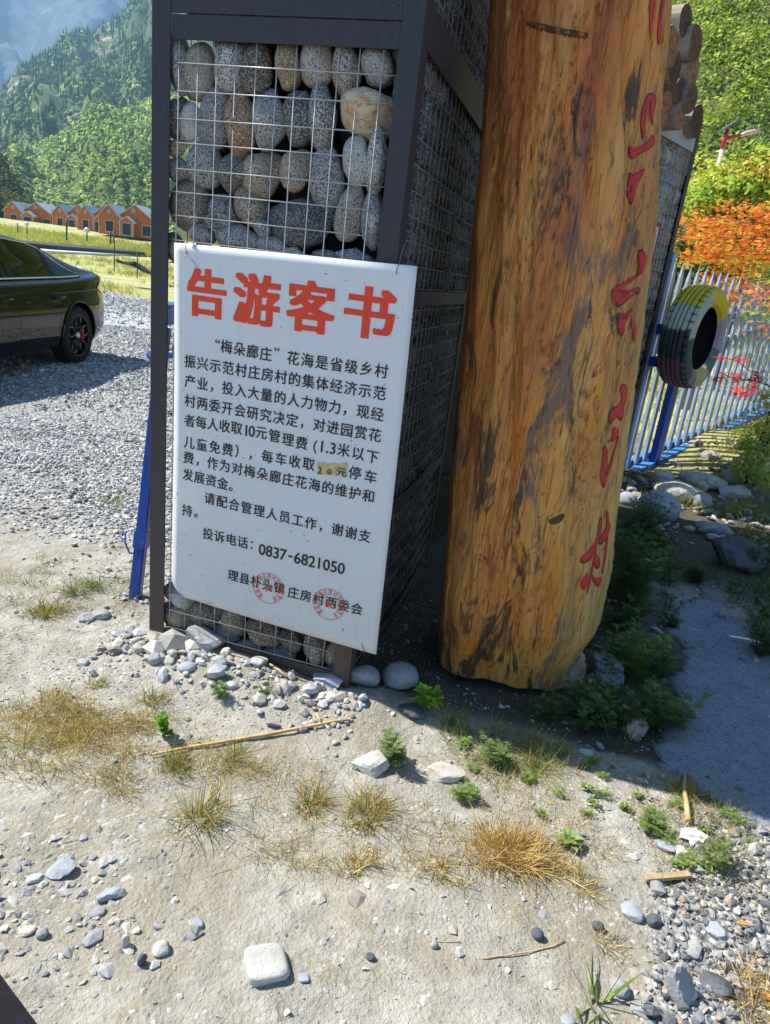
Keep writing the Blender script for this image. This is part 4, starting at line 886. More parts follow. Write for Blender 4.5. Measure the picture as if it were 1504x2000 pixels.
# dark wooded bluff at the left edge
def blob_trees(name, items, per, leaf, pal, sd, lab=None, cat=None, flat=.9, stuff=True):
    a = Acc(); c = np.array([at(u, v, D) for u, v, D, r_ in items]); leaf_cloud(a, c, np.array([r_ for *_, r_ in items]), per, leaf, pal, sd, flat); o = a.build(name, MLEAF)
    return tag(o, lab, cat, None, 'stuff' if stuff else None)
it = []; r = np.random.RandomState(9)
for i_ in range(120):
    v = r.uniform(305, 425); u = r.uniform(-80, max(2, (v - 300) * .42)); it.append((u, v, r.uniform(160, 190), r.uniform(2, 3.6)))
blob_trees('wooded_bluff', it, 120, .34, [(.018, .03, .015), (.03, .05, .018), (.05, .075, .02)], 1)
it = [(r.uniform(-60, 62), r.uniform(380, 418), r.uniform(152, 158), r.uniform(1.4, 2.4)) for _ in range(55)]
it = [q for q in it if q[1] > 372 + q[0] * .6]
blob_trees('treeline', it, 160, .26, [(.16, .19, .03), (.10, .13, .03), (.05, .08, .02)], 3)

# ================================================================== CAR
k = N('car_paint', .035, .36, .0); k.base((.005, .005, .006)); k.bump(k.noise(k.obj(), 2.5, 2), .03, .02); MCAR = k.m
MCG = simple('car_glass', (.003, .003, .004), .03, .25); MCH = simple('chrome', (.75, .76, .78), .12, .5, 1., .03); MTYR = simple('tyre_rubber', (.022, .022, .023), .8, .2, 0, .2, 20, .4); MRIM = simple('black_rim', (.02, .02, .022), .25, .5, .4); MRIML = simple('machined_rim', (.55, .55, .57), .25, .5, 1.); MLAMP = simple('tail_lamp', (.35, .012, .012), .12, .6, 0, .1, 3, 0, 1.); MBLKP = simple('black_plastic', (.012, .012, .013), .6); MCAL = simple('red_caliper', (.6, .03, .025), .4)
XS = np.array([0, .12, .35, .8, 1.2, 1.45, 1.75, 2.1, 2.5, 2.9, 3.3, 3.65, 3.95, 4.2, 4.42, 4.6, 4.74, 4.80, 4.84])
f1 = lambda xs_, ys_: (lambda x: np.interp(x, xs_, ys_))
ztop = f1([0, .12, .35, .8, 1.2, 1.45, 1.75, 2.1, 2.5, 2.9, 3.3, 3.65, 3.95, 4.2, 4.42, 4.6, 4.74, 4.80, 4.84], [.62, .74, .82, .92, .98, 1.05, 1.24, 1.39, 1.45, 1.455, 1.42, 1.35, 1.26, 1.17, 1.11, 1.085, 1.075, .98, .80])
deck = f1([0, .12, .8, 1.2, 2, 3, 3.8, 4.3, 4.74, 4.80, 4.84], [.60, .72, .88, .93, .945, .965, .99, 1.03, 1.06, .96, .78])
wid = f1([0, .12, .35, .8, 1.2, 3.6, 4.1, 4.5, 4.74, 4.80, 4.84], [.55, .74, .85, .91, .92, .925, .92, .88, .80, .76, .70])
zbt = f1([0, .3, .8, 4.1, 4.5, 4.84], [.30, .22, .20, .20, .24, .34])
gh = f1([0, 1.15, 1.6, 2.2, 3.4, 4.0, 4.35, 4.6, 4.84], [0, 0, .75, 1, 1, .85, .45, .0, 0])
prof = []
for x in XS:
    w, zb, zd, zt, gg = wid(x), zbt(x), deck(x), ztop(x), gh(x)
    yr = w - .13 - .22 * gg; P_ = [(0, zb), (w - .22, zb), (w - .06, zb + .02), (w - .02, zb + .10), (w - .005, .42), (w, .58), (w - .004, .68), (w - .012, .74), (w - .022, min(.80, zd - .06)), (w - .035, zd - .05), (w - .06, zd - .012), (w - .10, zd)]
    rt = [(w - .12 - .06 * gg, zd + (zt - zd) * .12), (w - .135 - .14 * gg, zd + (zt - zd) * .5), (yr - .01, zd + (zt - zd) * .84), (yr - .08, zd + (zt - zd) * .95), (yr * .5, zd + (zt - zd) * .992), (0, zt)]
    prof.append(P_ + rt)
prof = np.array(prof); NP = prof.shape[1]
def half_to_full(pr): return np.concatenate([pr, pr[-2:0:-1] * np.array([-1, 1])])
V = []; 
for x, pr in zip(XS, prof): V += [(x, y, z) for y, z in half_to_full(pr)]
M_ = 2 * NP - 2; T = [[i * M_ + k2, i * M_ + (k2 + 1) % M_, (i + 1) * M_ + (k2 + 1) % M_, (i + 1) * M_ + k2] for i in range(len(XS) - 1) for k2 in range(M_)]
V = np.array(V); T += [list(range(M_))[::-1], [(len(XS) - 1) * M_ + k2 for k2 in range(M_)]]
CARX, RWX, FWX = 0, 3.86, 1.02
car = empty('parked_car', (0, 0, 0), 'glossy black sedan parked on the gravel yard, rear half in view', 'car')
def smooth_mesh(name, V, T, mat, parent, sub=2):
    o = mesh_obj(name, V, T, mat, parent); bm = bmesh.new(); bm.from_mesh(o.data); bmesh.ops.recalc_face_normals(bm, faces=bm.faces); bm.to_mesh(o.data); bm.free()
    m_ = o.modifiers.new('s', 'SUBSURF'); m_.levels = sub; m_.render_levels = sub; return o
body = smooth_mesh('body', V, T, MCAR, None, 2)
cut = []
for wx in (RWX, FWX):
    for sg_ in (1, -1):
        a = Acc(); V_, T_ = tube_vf([(wx, sg_ * .66, .345), (wx, sg_ * 1.1, .345)], .395, 40, True); q, t = fixq(T_); a.add(V_, q); a.T.append(t); o = a.build('cut', MBLKP); cut.append(o)
        m_ = body.modifiers.new('b', 'BOOLEAN'); m_.operation = 'DIFFERENCE'; m_.object = o; m_.solver = 'EXACT'
bpy.context.view_layer.update(); dg = bpy.context.evaluated_depsgraph_get(); me = bpy.data.meshes.new_from_object(body.evaluated_get(dg)); me.name = 'car_body'
for o in cut: bpy.data.objects.remove(o)
body.modifiers.clear(); body.data = me; body.parent = car
for f_ in me.polygons: f_.use_smooth = True
bm = bmesh.new(); bm.from_mesh(me)
for e_ in bm.edges:
    if len(e_.link_faces) == 2 and e_.calc_face_angle(0) > .7: e_.smooth = False
bm.to_mesh(me); bm.free()
def surf(x, t, sg_, off=.004):   # t: 0 at belt .. 1 at roof rail on the cabin side
    pr = np.array([[np.interp(x, XS, prof[:, j, c]) for c in (0, 1)] for j in (11, 12, 13, 14)]); tt = np.array([0, .12, .5, .84]); z_ = t
    y = np.interp(z_, tt, pr[:, 0]); z = np.interp(z_, tt, pr[:, 1]); return (x, sg_ * (y + off), z + off * .5)
def pane(name, x0, x1, sg_, taper0=0., taper1=0., mat=None, t0=.1, t1=.84):
    nx_, nt = 12, 5; V = []
    for i in range(nx_ + 1):
        x = x0 + (x1 - x0) * i / nx_
        top = t1 - taper0 * max(0, 1 - i / nx_ * 1.0) - taper1 * (i / nx_)
        for j in range(nt + 1): V.append(surf(x + (0), t0 + (top - t0) * j / nt, sg_, .010))
    T = [[i * (nt + 1) + j, (i + 1) * (nt + 1) + j, (i + 1) * (nt + 1) + j + 1, i * (nt + 1) + j + 1] for i in range(nx_) for j in range(nt)]
    o = mesh_obj(name, V, T, mat or MCG, car)
    for f_ in o.data.polygons: f_.use_smooth = True
    return o
for sg_ in (1, -1):
    pane('side_window', 1.75, 2.58, sg_, .5, 0); pane('window_pillar', 2.60, 2.70, sg_, 0, 0, MBLKP, .08, .86); pane('side_window', 2.72, 3.52, sg_, 0, .0); pane('window_pillar', 3.53, 3.58, sg_, 0, 0, MBLKP, .08, .84); pane('side_window', 3.59, 4.06, sg_, .02, .62)
    V = [np.array(surf(x, .06, sg_, .016)) for x in np.linspace(1.5, 4.12, 26)]; tube('chrome_trim', V, .011, MCH, car, 6)
    V = [np.array(surf(x, .86 - max(0, (x - 3.55)) * 1.2 - max(0, (1.9 - x)) * 1.2, sg_, .012)) for x in np.linspace(1.7, 4.12, 22)]; tube('window_trim', V, .006, MCH, car, 5)
    def side_pt(x, z, off=.003):
        pr = np.array([[np.interp(x, XS, prof[:, j, c]) for c in (0, 1)] for j in range(2, 12)]); return (x, sg_ * (np.interp(z, pr[:, 1], pr[:, 0]) + off), z)
    for xd in (2.64, 1.55): tube('door_seam', [side_pt(xd + (.0 if z > .5 else 0), z, -.002) for z in np.linspace(.24, .92, 9)], .004, MBLKP, car, 4)
    tube('door_seam', [side_pt(3.40 + .1 * max(0, (z - .45)) * 2.6, z, -.002) for z in np.linspace(.24, .94, 9)], .004, MBLKP, car, 4)
    for xd in (2.42, 3.42):
        hd = Acc(); addtube(hd, [side_pt(xd - .1, .80, .012), side_pt(xd - .08, .805, .036), side_pt(xd + .08, .81, .036), side_pt(xd + .1, .81, .012)], .013, 6); hd.build('door_handle', MCH if False else MCAR, car, True)
    # crisp shoulder crease
    tube('body_crease', [side_pt(x, .845 + (x - 3.2) * .03, -.001) for x in np.linspace(3.2, 4.55, 12)], .007, MCAR, car, 6)
    tl = [side_pt(x, z, .006) for x, z in ((4.42, .90), (4.55, .955), (4.70, .955), (4.78, .90), (4.79, .80), (4.70, .80), (4.55, .845))]; mesh_obj('tail_light', tl, [list(range(7))] , MLAMP, car)
    for wx in (RWX, FWX):
        lip = [(wx + .405 * math.cos(t_), 0, .345 + .405 * math.sin(t_)) for t_ in np.linspace(-.25, PI + .25, 26)]; lip = [side_pt(x, z, .006) for x, _, z in lip if z > .22]
        tube('wheel_arch', lip, .012, MCAR, car, 6)
        wh = bpy.data.objects.new('wheel', None); COL.objects.link(wh); wh.parent = car; wh.location = (wx, sg_ * .80, .345)
        def wpart(nm, a, mat, sm=True): o = a.build(nm, mat, wh, sm); return o
        R_ = .345; pr = [(.245, -.10), (.30, -.112), (.335, -.10), (R_, -.07), (R_, .07), (.335, .10), (.30, .112), (.245, .10)]; n_ = 48; V = []
        for i in range(n_):
            t_ = 2 * PI * i / n_
            for rr_, yy in pr: V.append((rr_ * math.cos(t_), yy, rr_ * math.sin(t_)))
        T = [[i * 8 + j, ((i + 1) % n_) * 8 + j, ((i + 1) % n_) * 8 + j + 1, i * 8 + j + 1] for i in range(n_) for j in range(7)]; a = Acc(); a.add(V, T); wpart('tyre', a, MTYR)
        a = Acc(); V, T = tube_vf([(0, sg_ * -.06, 0), (0, sg_ * .02, 0)], .246, 40, True); q, t = fixq(T); a.add(V, q); a.T.append(t); wpart('wheel_well', a, MBLKP, False)
        a = Acc(); 
        for i in range(40):
            pass
        addtube(a, [(.243 * math.cos(t_), sg_ * .095, .243 * math.sin(t_)) for t_ in np.linspace(0, 2 * PI, 49)], .012, 6); wpart('rim', a, MRIM)
        for i in range(5):
            t0 = i * 2 * PI / 5 + .3; a = Acc()
            for s2 in (-1, 1):
                pts = [(r_ * math.cos(t0 + s2 * w_), sg_ * (.085 - .02 * (r_ < .1)), r_ * math.sin(t0 + s2 * w_)) for r_, w_ in ((.03, 0.15), (.09, .22), (.15, .42), (.20, .30), (.243, .16))]; addtube(a, pts, [.018, .013, .011, .010, .012], 5)
            wpart('spoke', a, MRIM); a = Acc()
            for s2 in (-1, 1):
                pts = [(r_ * math.cos(t0 + s2 * w_), sg_ * .099, r_ * math.sin(t0 + s2 * w_)) for r_, w_ in ((.09, .20), (.15, .40), (.20, .28), (.24, .14))]; addtube(a, pts, .0035, 4)
            wpart('spoke_edge', a, MRIML)
        a = Acc(); V, T = tube_vf([(0, sg_ * .05, 0), (0, sg_ * .098, 0)], .04, 16, True); q, t = fixq(T); a.add(V, q); a.T.append(t); wpart('hub', a, MRIML)
        V, T = box_vf((0, 0, 0), .05, .05, .11); a = Acc(); a.add(V + np.array([.165, sg_ * .045, .0]), T); wpart('brake_caliper', a, MCAL, False)
# lower chrome strip, bumper shadow gap, exhaust insert, windscreens
for sg_ in (1, -1):
    tube('bumper_trim', [(4.30, sg_ * .905, .42), (4.55, sg_ * .87, .36), (4.78, sg_ * .77, .345)], .012, MCH, car, 6)
WS = [(1.32, .62), (1.85, .50)]
V = [(1.28, -.72, 1.005), (1.28, .72, 1.005), (1.93, .56, 1.345), (1.93, -.56, 1.345)]; mesh_obj('windscreen', V, [[0, 1, 2, 3]], MCG, car)
V = [];
for x in np.linspace(3.68, 4.34, 8):
    pr_ = np.array([[np.interp(x, XS, prof[:, j, c]) for c in (0, 1)] for j in (17, 16, 15, 14)])
    for y in np.linspace(-.5, .5, 9): V.append((x, y, float(np.interp(abs(y), pr_[:, 0], pr_[:, 1])) + .004))
mesh_obj('rear_window', V, [[i * 9 + j, (i + 1) * 9 + j, (i + 1) * 9 + j + 1, i * 9 + j + 1] for i in range(7) for j in range(8)], MCG, car)
# place: rear wheel contact seen at (150,712); x axis of the car runs away from us
rc = g(158, 711); cyaw = math.atan2(1, .05); cd = np.array([math.cos(cyaw), math.sin(cyaw)]); cl = np.array([-cd[1], cd[0]])
side_off = -.915   # our side is local -y
org = rc[:2] - cd * RWX - cl * side_off; car.location = (org[0], org[1], 0); car.rotation_euler = (0, 0, cyaw)

# ================================================================== BLUE GATE STRUT BY THE PILLAR
MBLUE = simple('blue_gate_paint', (.012, .06, .33), .35, .5, 0, .15, 12, .1); MBLUE2 = simple('blue_steel', (.02, .12, .48), .4, .5, 0, .15, 10)
b0 = g(263, 1180); st = empty('blue_strut', b0, 'blue square steel strut on a base plate beside the left edge of the mesh pillar', 'strut')
t0 = at(322, 640, b0[1] + .32); sd = t0 - b0; L_ = np.linalg.norm(sd); x_, y_, z_ = frame_of(sd)
V, T = box_vf(sd / 2, .047, .047, L_, np.stack([x_, y_, z_])); o = mesh_obj('square_tube', V, T, MBLUE, st); bm = bmesh.new(); bm.from_mesh(o.data); bmesh.ops.bevel(bm, geom=bm.edges[:], offset=.005, segments=2, affect='EDGES'); bm.to_mesh(o.data); bm.free()
V, T = box_vf((-.0, .0, .006), .17, .12, .012, np.array([[.93, -.36, 0], [.36, .93, 0], [0, 0, 1]])); mesh_obj('base_plate', V, T, MBLUE2, st)
q = sd * (.29 / L_); V, T = box_vf(q - x_ * .0 - y_ * 0, .055, .055, .07, np.stack([x_, y_, z_])); o = mesh_obj('sleeve', V, T, MBLUE, st)
tube('hook', [b0 + q + np.array(w_) for w_ in ((-.05, -.05, .05), (-.055, -.05, .0), (-.03, -.06, -.045), (.01, -.062, -.04), (.03, -.06, .02))], .004, MBLUE2, st, 6)
dc = at(297, 694, 3.4); a = Acc(); V, T = tube_vf([dc - dc + np.array([0, .0, 0]), np.array([0, .03, 0])], .028, 20, True); q_, t_ = fixq(T); a.add(V, q_); a.T.append(t_); bo = empty('barrier_end', dc, 'round blue end cap with a small white sticker beside the pillar post', 'gate barrier'); a.build('end_cap', MBLUE2, bo, True)
a = Acc(); V, T = box_vf((-.004, -.002, .003), .02, .002, .018); a.add(V, T); a.build('sticker', MTRIM, bo); tube('bar', [dc + np.array([.0, .03, 0]), dc + np.array([.9, .5, .06])], .02, MBLUE2, bo, 8)
bx_ = at(336, 612, 4.4); V, T = box_vf(bx_ - dc, .07, .3, .12); mesh_obj('hinge_box', V, T, MBLUE2, bo)

# ================================================================== PICKET FENCE + TYRE
FA = np.array([2.21, 6.42]); FD = np.array([.735, .678]); FN = np.array([.678, -.735])
def fz(t): return .02 + .175 * t
MPK = simple('pale_picket_paint', (.33, .40, .52), .5, .4, 0, .15, 5); MPR = simple('blue_rail_paint', (.05, .20, .50), .45, .5, 0, .3, 8); MPR2 = simple('grey_blue_rail', (.30, .38, .46), .5, .4, 0, .2, 8)
fe = empty('picket_fence', (FA[0], FA[1], 0), 'white pointed steel picket fence with blue rails running from the far pillar', 'fence', None, math.atan2(FD[1], FD[0]))
def fbox(nm, t0, t1, z00, z01, h, th, off, mat):
    V = [(t0, off - th / 2, z00 - h / 2), (t1, off - th / 2, z01 - h / 2), (t1, off + th / 2, z01 - h / 2), (t0, off + th / 2, z00 - h / 2)]; V += [(a_, b_, c_ + h) for a_, b_, c_ in V]
    o = mesh_obj(nm, V, BOXT, mat, fe); return o
for i_ in range(31):
    t_ = .05 + i_ * .150; z0 = fz(t_) - .02; z1 = 1.90 + .03 * math.sin(i_ * 2.1) * .5; w = .052
    V = [(-w / 2, -.013, z0), (w / 2, -.013, z0), (w / 2, .013, z0), (-w / 2, .013, z0), (-w / 2, -.013, z1 - .14), (w / 2, -.013, z1 - .14), (w / 2, .013, z1 - .14), (-w / 2, .013, z1 - .14), (0, 0, z1)]
    T = [[0, 3, 2, 1], [0, 1, 5, 4], [1, 2, 6, 5], [2, 3, 7, 6], [3, 0, 4, 7], [4, 5, 8], [5, 6, 8], [6, 7, 8], [7, 4, 8]]
    o = mesh_obj('picket', V, T, MPK, fe); o.location = (t_, 0, 0)
fbox('rail', 0, 4.6, fz(0), fz(4.6), .06, .05, .042, MPR); fbox('rail', 0, 4.6, 1.03, 1.03 + .16 * 4.6, .05, .04, .036, MPR2); fbox('rail', 0, 4.6, 1.33, 1.33 + .12 * 4.6, .045, .04, .036, MPR2)
fbox('rail', -.05, 4.6, fz(0) - .05, fz(4.6) - .05, .05, .09, -.06, MPR)
pq = (g(1296, 905, .03)); 
V, T = box_vf((.42, -.07, .65), .085, .07, 1.3); mesh_obj('post', V, T, MBLUE, fe)
V, T = box_vf((-.045, 0, .98), .05, .06, 1.96); mesh_obj('gate_post', V, T, MPK, fe)
V, T = box_vf((.02, -.09, 1.32), .26, .07, .085); mesh_obj('bracket', V, T, MBLUE, fe); V, T = box_vf((.02, -.09, 1.04), .26, .07, .085); mesh_obj('bracket', V, T, MBLUE, fe)
# painted tyre
tc = at(1354, 659, 6.36); TR, TW = .445, .26
ty = empty('painted_tyre', tc, 'big old tyre painted in yellow, grey, pink and green sections hung on the picket fence', 'tyre', None, math.atan2(nB[1], nB[0]) - PI / 2)   # local +y... face normal
ns = 160; ncr = 24; pr = []
for j in range(ncr + 1):
    q = -1 + 2 * j / ncr; rr_ = TR * (1 - .035 * abs(q) ** 3); 
    if j in (3, 8, 12, 16, 21): rr_ -= .012
    pr.append((rr_, q * TW * .44))
pr = [(TR * .60, -TW * .36), (TR * .66, -TW * .47), (TR * .80, -TW * .52), (TR * .93, -TW * .49)] + pr + [(TR * .93, TW * .49), (TR * .80, TW * .52), (TR * .66, TW * .47), (TR * .60, TW * .36)]
m_ = len(pr); V = []; Cc = []
SECT = [((.62, .44, .02), 60, 118), ((.34, .38, .30), 118, 178), ((.05, .06, .075), 178, 222), ((.20, .13, .16), 222, 285), ((.50, .42, .20), 262, 300), ((.10, .16, .15), 300, 352), ((.40, .30, .35), -8, 60)]
def tcol(ad, side_):
    ad = (180 - ad) % 360
    if side_:
        for lo, hi, c in ((35, 112, (.68, .48, .02)), (112, 180, (.42, .46, .34)), (180, 240, (.05, .07, .08)), (240, 262, (.28, .18, .24)), (262, 305, (.52, .42, .18)), (305, 345, (.09, .15, .15)), (345, 360, (.38, .28, .34)), (0, 35, (.38, .28, .34))):
            if lo <= ad < hi: return c
    for lo, hi, c in ((48, 142, (.70, .50, .02)), (142, 172, (.50, .54, .42)), (168, 205, (.045, .05, .06)), (205, 290, (.16, .095, .11)), (290, 345, (.09, .14, .13)), (345, 360, (.3, .2, .25)), (0, 62, (.3, .2, .25))):
        if lo <= ad < hi: return c
    return (.1, .1, .1)
for i in range(ns):
    t_ = 2 * PI * i / ns; blk = (i % 4 == 0)
    for j, (rr_, yy) in enumerate(pr):
        edge_ = 4 <= j < m_ - 4 and (j < 9 or j > m_ - 10)
        r2 = rr_ - (.010 if (blk and edge_) else 0); V.append((r2 * math.cos(t_), yy, r2 * math.sin(t_))); groove = j in (7, 12, 16, 20, 25) or (blk and edge_)
        c = np.array(tcol(math.degrees(t_) + rs.uniform(-1.5, 1.5), yy > TW * .45 or rr_ < TR * .9)); Cc.append(c * (.25 if groove else 1))
T = [[i * m_ + j, ((i + 1) % ns) * m_ + j, ((i + 1) % ns) * m_ + j + 1, i * m_ + j + 1] for i in range(ns) for j in range(m_ - 1)]
# the sidewall nearest the fence is not seen; inner lining
a = Acc(); a.add(V, T, np.array(Cc)); k = N('painted_rubber', .6, .35); k.base(k.mix(1., k.attr(), k.mix(k.noise(k.obj(), 18, 5, .7), (.65, .65, .65), (1.25, 1.25, 1.25)), 'MULTIPLY')); k.bump(k.noise(k.obj(), 60, 4, .7), .3, .004); a.build('tread_and_sidewalls', k.m, ty, False)
a = Acc(); V = []; pr2 = [(TR * .60, TW * .36), (TR * .80, TW * .38), (TR * .88, 0), (TR * .80, -TW * .38), (TR * .60, -TW * .36)]
for i in range(64):
    t_ = 2 * PI * i / 64
    for rr_, yy in pr2: V.append((rr_ * math.cos(t_), yy, rr_ * math.sin(t_)))
T = [[i * 5 + j, ((i + 1) % 64) * 5 + j, ((i + 1) % 64) * 5 + j + 1, i * 5 + j + 1] for i in range(64) for j in range(4)]; a.add(V, T); a.build('inner_lining', MTYR, ty, True)

# ================================================================== RIGHT MIDDLE DISTANCE
MLR = simple('red_lamp_paint', (.60, .03, .07), .4, .5); MLW = simple('lamp_pole_paint', (.62, .64, .66), .5); MLH = simple('pink_lamp_head', (.60, .40, .42), .4)
D = 17.; P_ = lambda u, v, d=0: at(u, v, D + d)
lb = P_(1391, 365); lb[2] = float(ground_z(lb[0], lb[1])); sl_ = empty('street_lamp', lb, 'solar street lamp with red bracket and pale pole rising behind the shrubs', 'street lamp')
tube('pole', [lb, P_(1411, 290)], [.048, .042], MLW, sl_, 10); tube('red_top', [P_(1411, 290), P_(1417, 268), P_(1421, 252)], [.06, .05, .035], MLR, sl_, 8); tube('arm', [P_(1418, 270), P_(1430, 268), P_(1450, 263)], [.04, .035, .03], MLR, sl_, 8)
V = [P_(1447, 264), P_(1462, 257), P_(1478, 254), P_(1487, 258), P_(1470, 262), P_(1452, 266)]; tube('lamp_head', [P_(1446, 265), P_(1458, 260), P_(1472, 257.5), P_(1487, 257)], [.035, .05, .05, .02], MLH, sl_, 8)
c_ = P_(1422, 247); d_ = P_(1436, 238) - P_(1408, 256); x_ = d_ / np.linalg.norm(d_); y_ = np.array([x_[1], -x_[0], 0]) * .0 + np.cross(x_, [0.25, .95, .2]); y_ /= np.linalg.norm(y_); V, T = box_vf(c_ - lb, np.linalg.norm(d_) * 1.0, .03, .5, np.stack([x_, y_, np.cross(x_, y_)])); mesh_obj('solar_panel', V, T, simple('solar_panel', (.10, .11, .14), .3, .5), sl_)
# grey canopy
D = 13.; cn = empty('canopy', P_(1340, 460), 'grey fabric canopy behind the far pillar', 'canopy'); MCAN = simple('grey_canopy_fabric', (.20, .21, .23), .8, .2, 0, .12, 3)
pp = [P_(1308, 372), P_(1330, 400, -.3), P_(1362, 436, -.6), P_(1340, 456, .8), P_(1300, 448, 1.2)]; mesh_obj('sheet', [q - np.array(cn.location) for q in pp], [[0, 1, 4], [1, 2, 3], [1, 3, 4]], MCAN, cn).modifiers.new('t', 'SOLIDIFY').thickness = .02
for q in ((0, 2), (1, 3), (2, 3), (4, 3)): tube('rib', [pp[q[0]], pp[q[1]]], .018, MPOLE, cn, 6)
for q in (2, 3): b_ = pp[q].copy(); b_[2] = .2; tube('leg', [pp[q], b_], .025, MPOLE, cn, 6)
# weathered rustic rails over the fence
MOLDW = simple('weathered_wood', (.20, .16, .14), .9, .2, 0, .4, 6, .5)
for i_, (a0, a1, lab) in enumerate((((1397, 532), (1391, 562), 'weathered wooden stake behind the pickets, left of two'), ((1411, 536), (1404, 566), 'weathered wooden stake behind the pickets, right of two'))):
    A0, A1 = at(*a0, 8.2), at(*a1, 8.2); o = tube('wooden_stake', [A0, A1, (A1[0], A1[1], .4)], .03, MOLDW, None, 7); tag(o, lab, 'stake')
# ================================================================== VEGETATION BUILDERS
def ribbons(a, B, Dr, L, Wd, col, droop=.3, seg=3, r=rs):
    """n grass blades: base points B, directions Dr, lengths L, widths Wd, colours col"""
    n = len(B); up = np.array([0, 0, 1.]); Dr = Dr / np.linalg.norm(Dr, axis=1)[:, None]; side = np.cross(Dr, r.normal(size=(n, 3))); side /= np.linalg.norm(side, axis=1)[:, None]
    P_ = []; p_ = B.copy(); d = Dr.copy()
    for s_ in range(seg + 1):
        w = (Wd * (1 - (s_ / seg) ** 1.5) * .5)[:, None]
        if s_ < seg: P_.append(p_ - side * w); P_.append(p_ + side * w)
        else: P_.append(p_)
        d = d - up * (droop * s_ / seg) * np.hypot(Dr[:, 0], Dr[:, 1])[:, None]; d /= np.linalg.norm(d, axis=1)[:, None]; p_ = p_ + d * (L / seg)[:, None]
    V = np.stack(P_, 1); m = V.shape[1]; base = (np.arange(n) * m)[:, None]
    q = [base + np.array([2 * s_, 2 * s_ + 1, 2 * s_ + 3, 2 * s_ + 2]) for s_ in range(seg - 1)]; t = base + np.array([2 * seg - 2, 2 * seg - 1, 2 * seg])
    b = a.n; a.add(V.reshape(-1, 3), np.concatenate(q) if q else np.zeros((0, 4), int), np.repeat(col, m, 0)); a.T.append(t + b)
STRAW = [(.58, .42, .17), (.64, .50, .24), (.48, .33, .12), (.40, .26, .10)]
MIXG = [(.22, .27, .06), (.34, .32, .09), (.50, .37, .14), (.45, .28, .10), (.16, .23, .05)]
GREEN = [(.14, .21, .05), (.20, .27, .07), (.11, .17, .04)]
def gz(x, y): return ground_z(x, y)
def tuft(a, x, y, rad, n, h, pal, spread=.9, w=.0028, sd=0, droop=.35):
    r = np.random.RandomState(sd); an = r.uniform(0, 2 * PI, n); rr = rad * r.rand(n) ** .6 * (.75 + .35 * np.sin(an * 2 + sd) + .2 * np.sin(an * 5 + sd * 2)); X = x + rr * np.cos(an); Y = y + rr * np.sin(an)
    B = np.stack([X, Y, gz(X, Y) - .003], 1); an2 = an + r.normal(size=n) * 1.2; tl = spread * r.rand(n) ** .7 * 1.25; wl = r.normal(size=2) * .15; Dr = np.stack([np.cos(an2) * tl + wl[0], np.sin(an2) * tl + wl[1], np.full(n, 1.) * np.maximum(.06, 1.1 - tl * .75)], 1); n_ = n
    ribbons(a, B, Dr, h * np.clip(np.exp(r.normal(size=n) * .45 - .25), .2, 1.5), w * .75 * r.uniform(.6, 1.3, n), np.array(pal)[r.randint(0, len(pal), n)] * r.uniform(.75, 1.2, (n, 1)), droop, 3, r)
def leaf(a, p0, d, L, wd, col, fold=.25, curl=.25, r=rs):
    """one leaf: 3-station folded blade"""
    d = d / np.linalg.norm(d); up = np.array([0, 0, 1.]); s = np.cross(d, up); n_ = np.linalg.norm(s); s = s / n_ if n_ > .05 else np.array([1., 0, 0]); nn = np.cross(s, d)
    pts = []; 
    for t_, w in ((0, .12), (.3, .85), (.62, 1.), (.86, .55)):
        c = p0 + d * L * t_ - up * curl * L * t_ * t_; pts += [c - s * wd * w * .5 + nn * wd * fold * w, c, c + s * wd * w * .5 + nn * wd * fold * w]
    pts.append(p0 + d * L - up * curl * L); T = []
    for q in range(3): T += [[3 * q, 3 * q + 1, 3 * q + 4, 3 * q + 3], [3 * q + 1, 3 * q + 2, 3 * q + 5, 3 * q + 4]]
    b = a.n; a.add(pts, np.array(T), col); a.T.append(np.array([[9, 10, 12], [10, 11, 12]]) + b)
def herb(a, p, h, nst, nleaf, L, wd, pal, sd=0, lobed=False, spread=.5):
    r = np.random.RandomState(sd); p = np.asarray(p, float)
    for s_ in range(nst):
        an = r.uniform(0, 2 * PI); lean = spread * r.uniform(.2, 1.); hh = h * r.uniform(.6, 1.05); top = p + np.array([math.cos(an) * lean * hh, math.sin(an) * lean * hh, hh]); b0_ = p + np.array([math.cos(an), math.sin(an), 0]) * h * .06 * r.rand()
        mid_ = (b0_ + top) / 2 + np.array([0, 0, hh * .1]); pts = np.array([b0_, mid_, top]); addtube(a, pts, [h * .009, h * .007, h * .004], 4, np.array(pal[0]) * .8, False)
        for l_ in range(nleaf):
            t_ = .12 + .88 * l_ / nleaf; c = (b0_ * (1 - t_) ** 2 + 2 * mid_ * t_ * (1 - t_) + top * t_ ** 2); al = l_ * 2.4 + r.rand(); ll = L * (1.15 - .6 * t_) * r.uniform(.7, 1.2)
            d = np.array([math.cos(al), math.sin(al), .35 + .5 * t_ + r.uniform(-.15, .2)]); col = np.array(pal[r.randint(len(pal))]) * r.uniform(.75, 1.25)
            if not lobed: leaf(a, c, d, ll, wd * r.uniform(.8, 1.2), col, .2, r.uniform(.1, .5))
            else:
                ll = ll * 1.1; d = d / np.linalg.norm(d); leaf(a, c, d, ll, wd * .26, col, .15, .3); sv = np.cross(d, [0, 0, 1.]); sv /= max(.1, np.linalg.norm(sv))
                for q in (.25, .45, .65):
                    for sg_ in (-1, 1): leaf(a, c + d * ll * q - np.array([0, 0, .3 * ll * q * q]), d * .75 + sv * sg_ * .8, ll * (.62 - .35 * q), wd * .19, col * r.uniform(.85, 1.1), .12, .2)
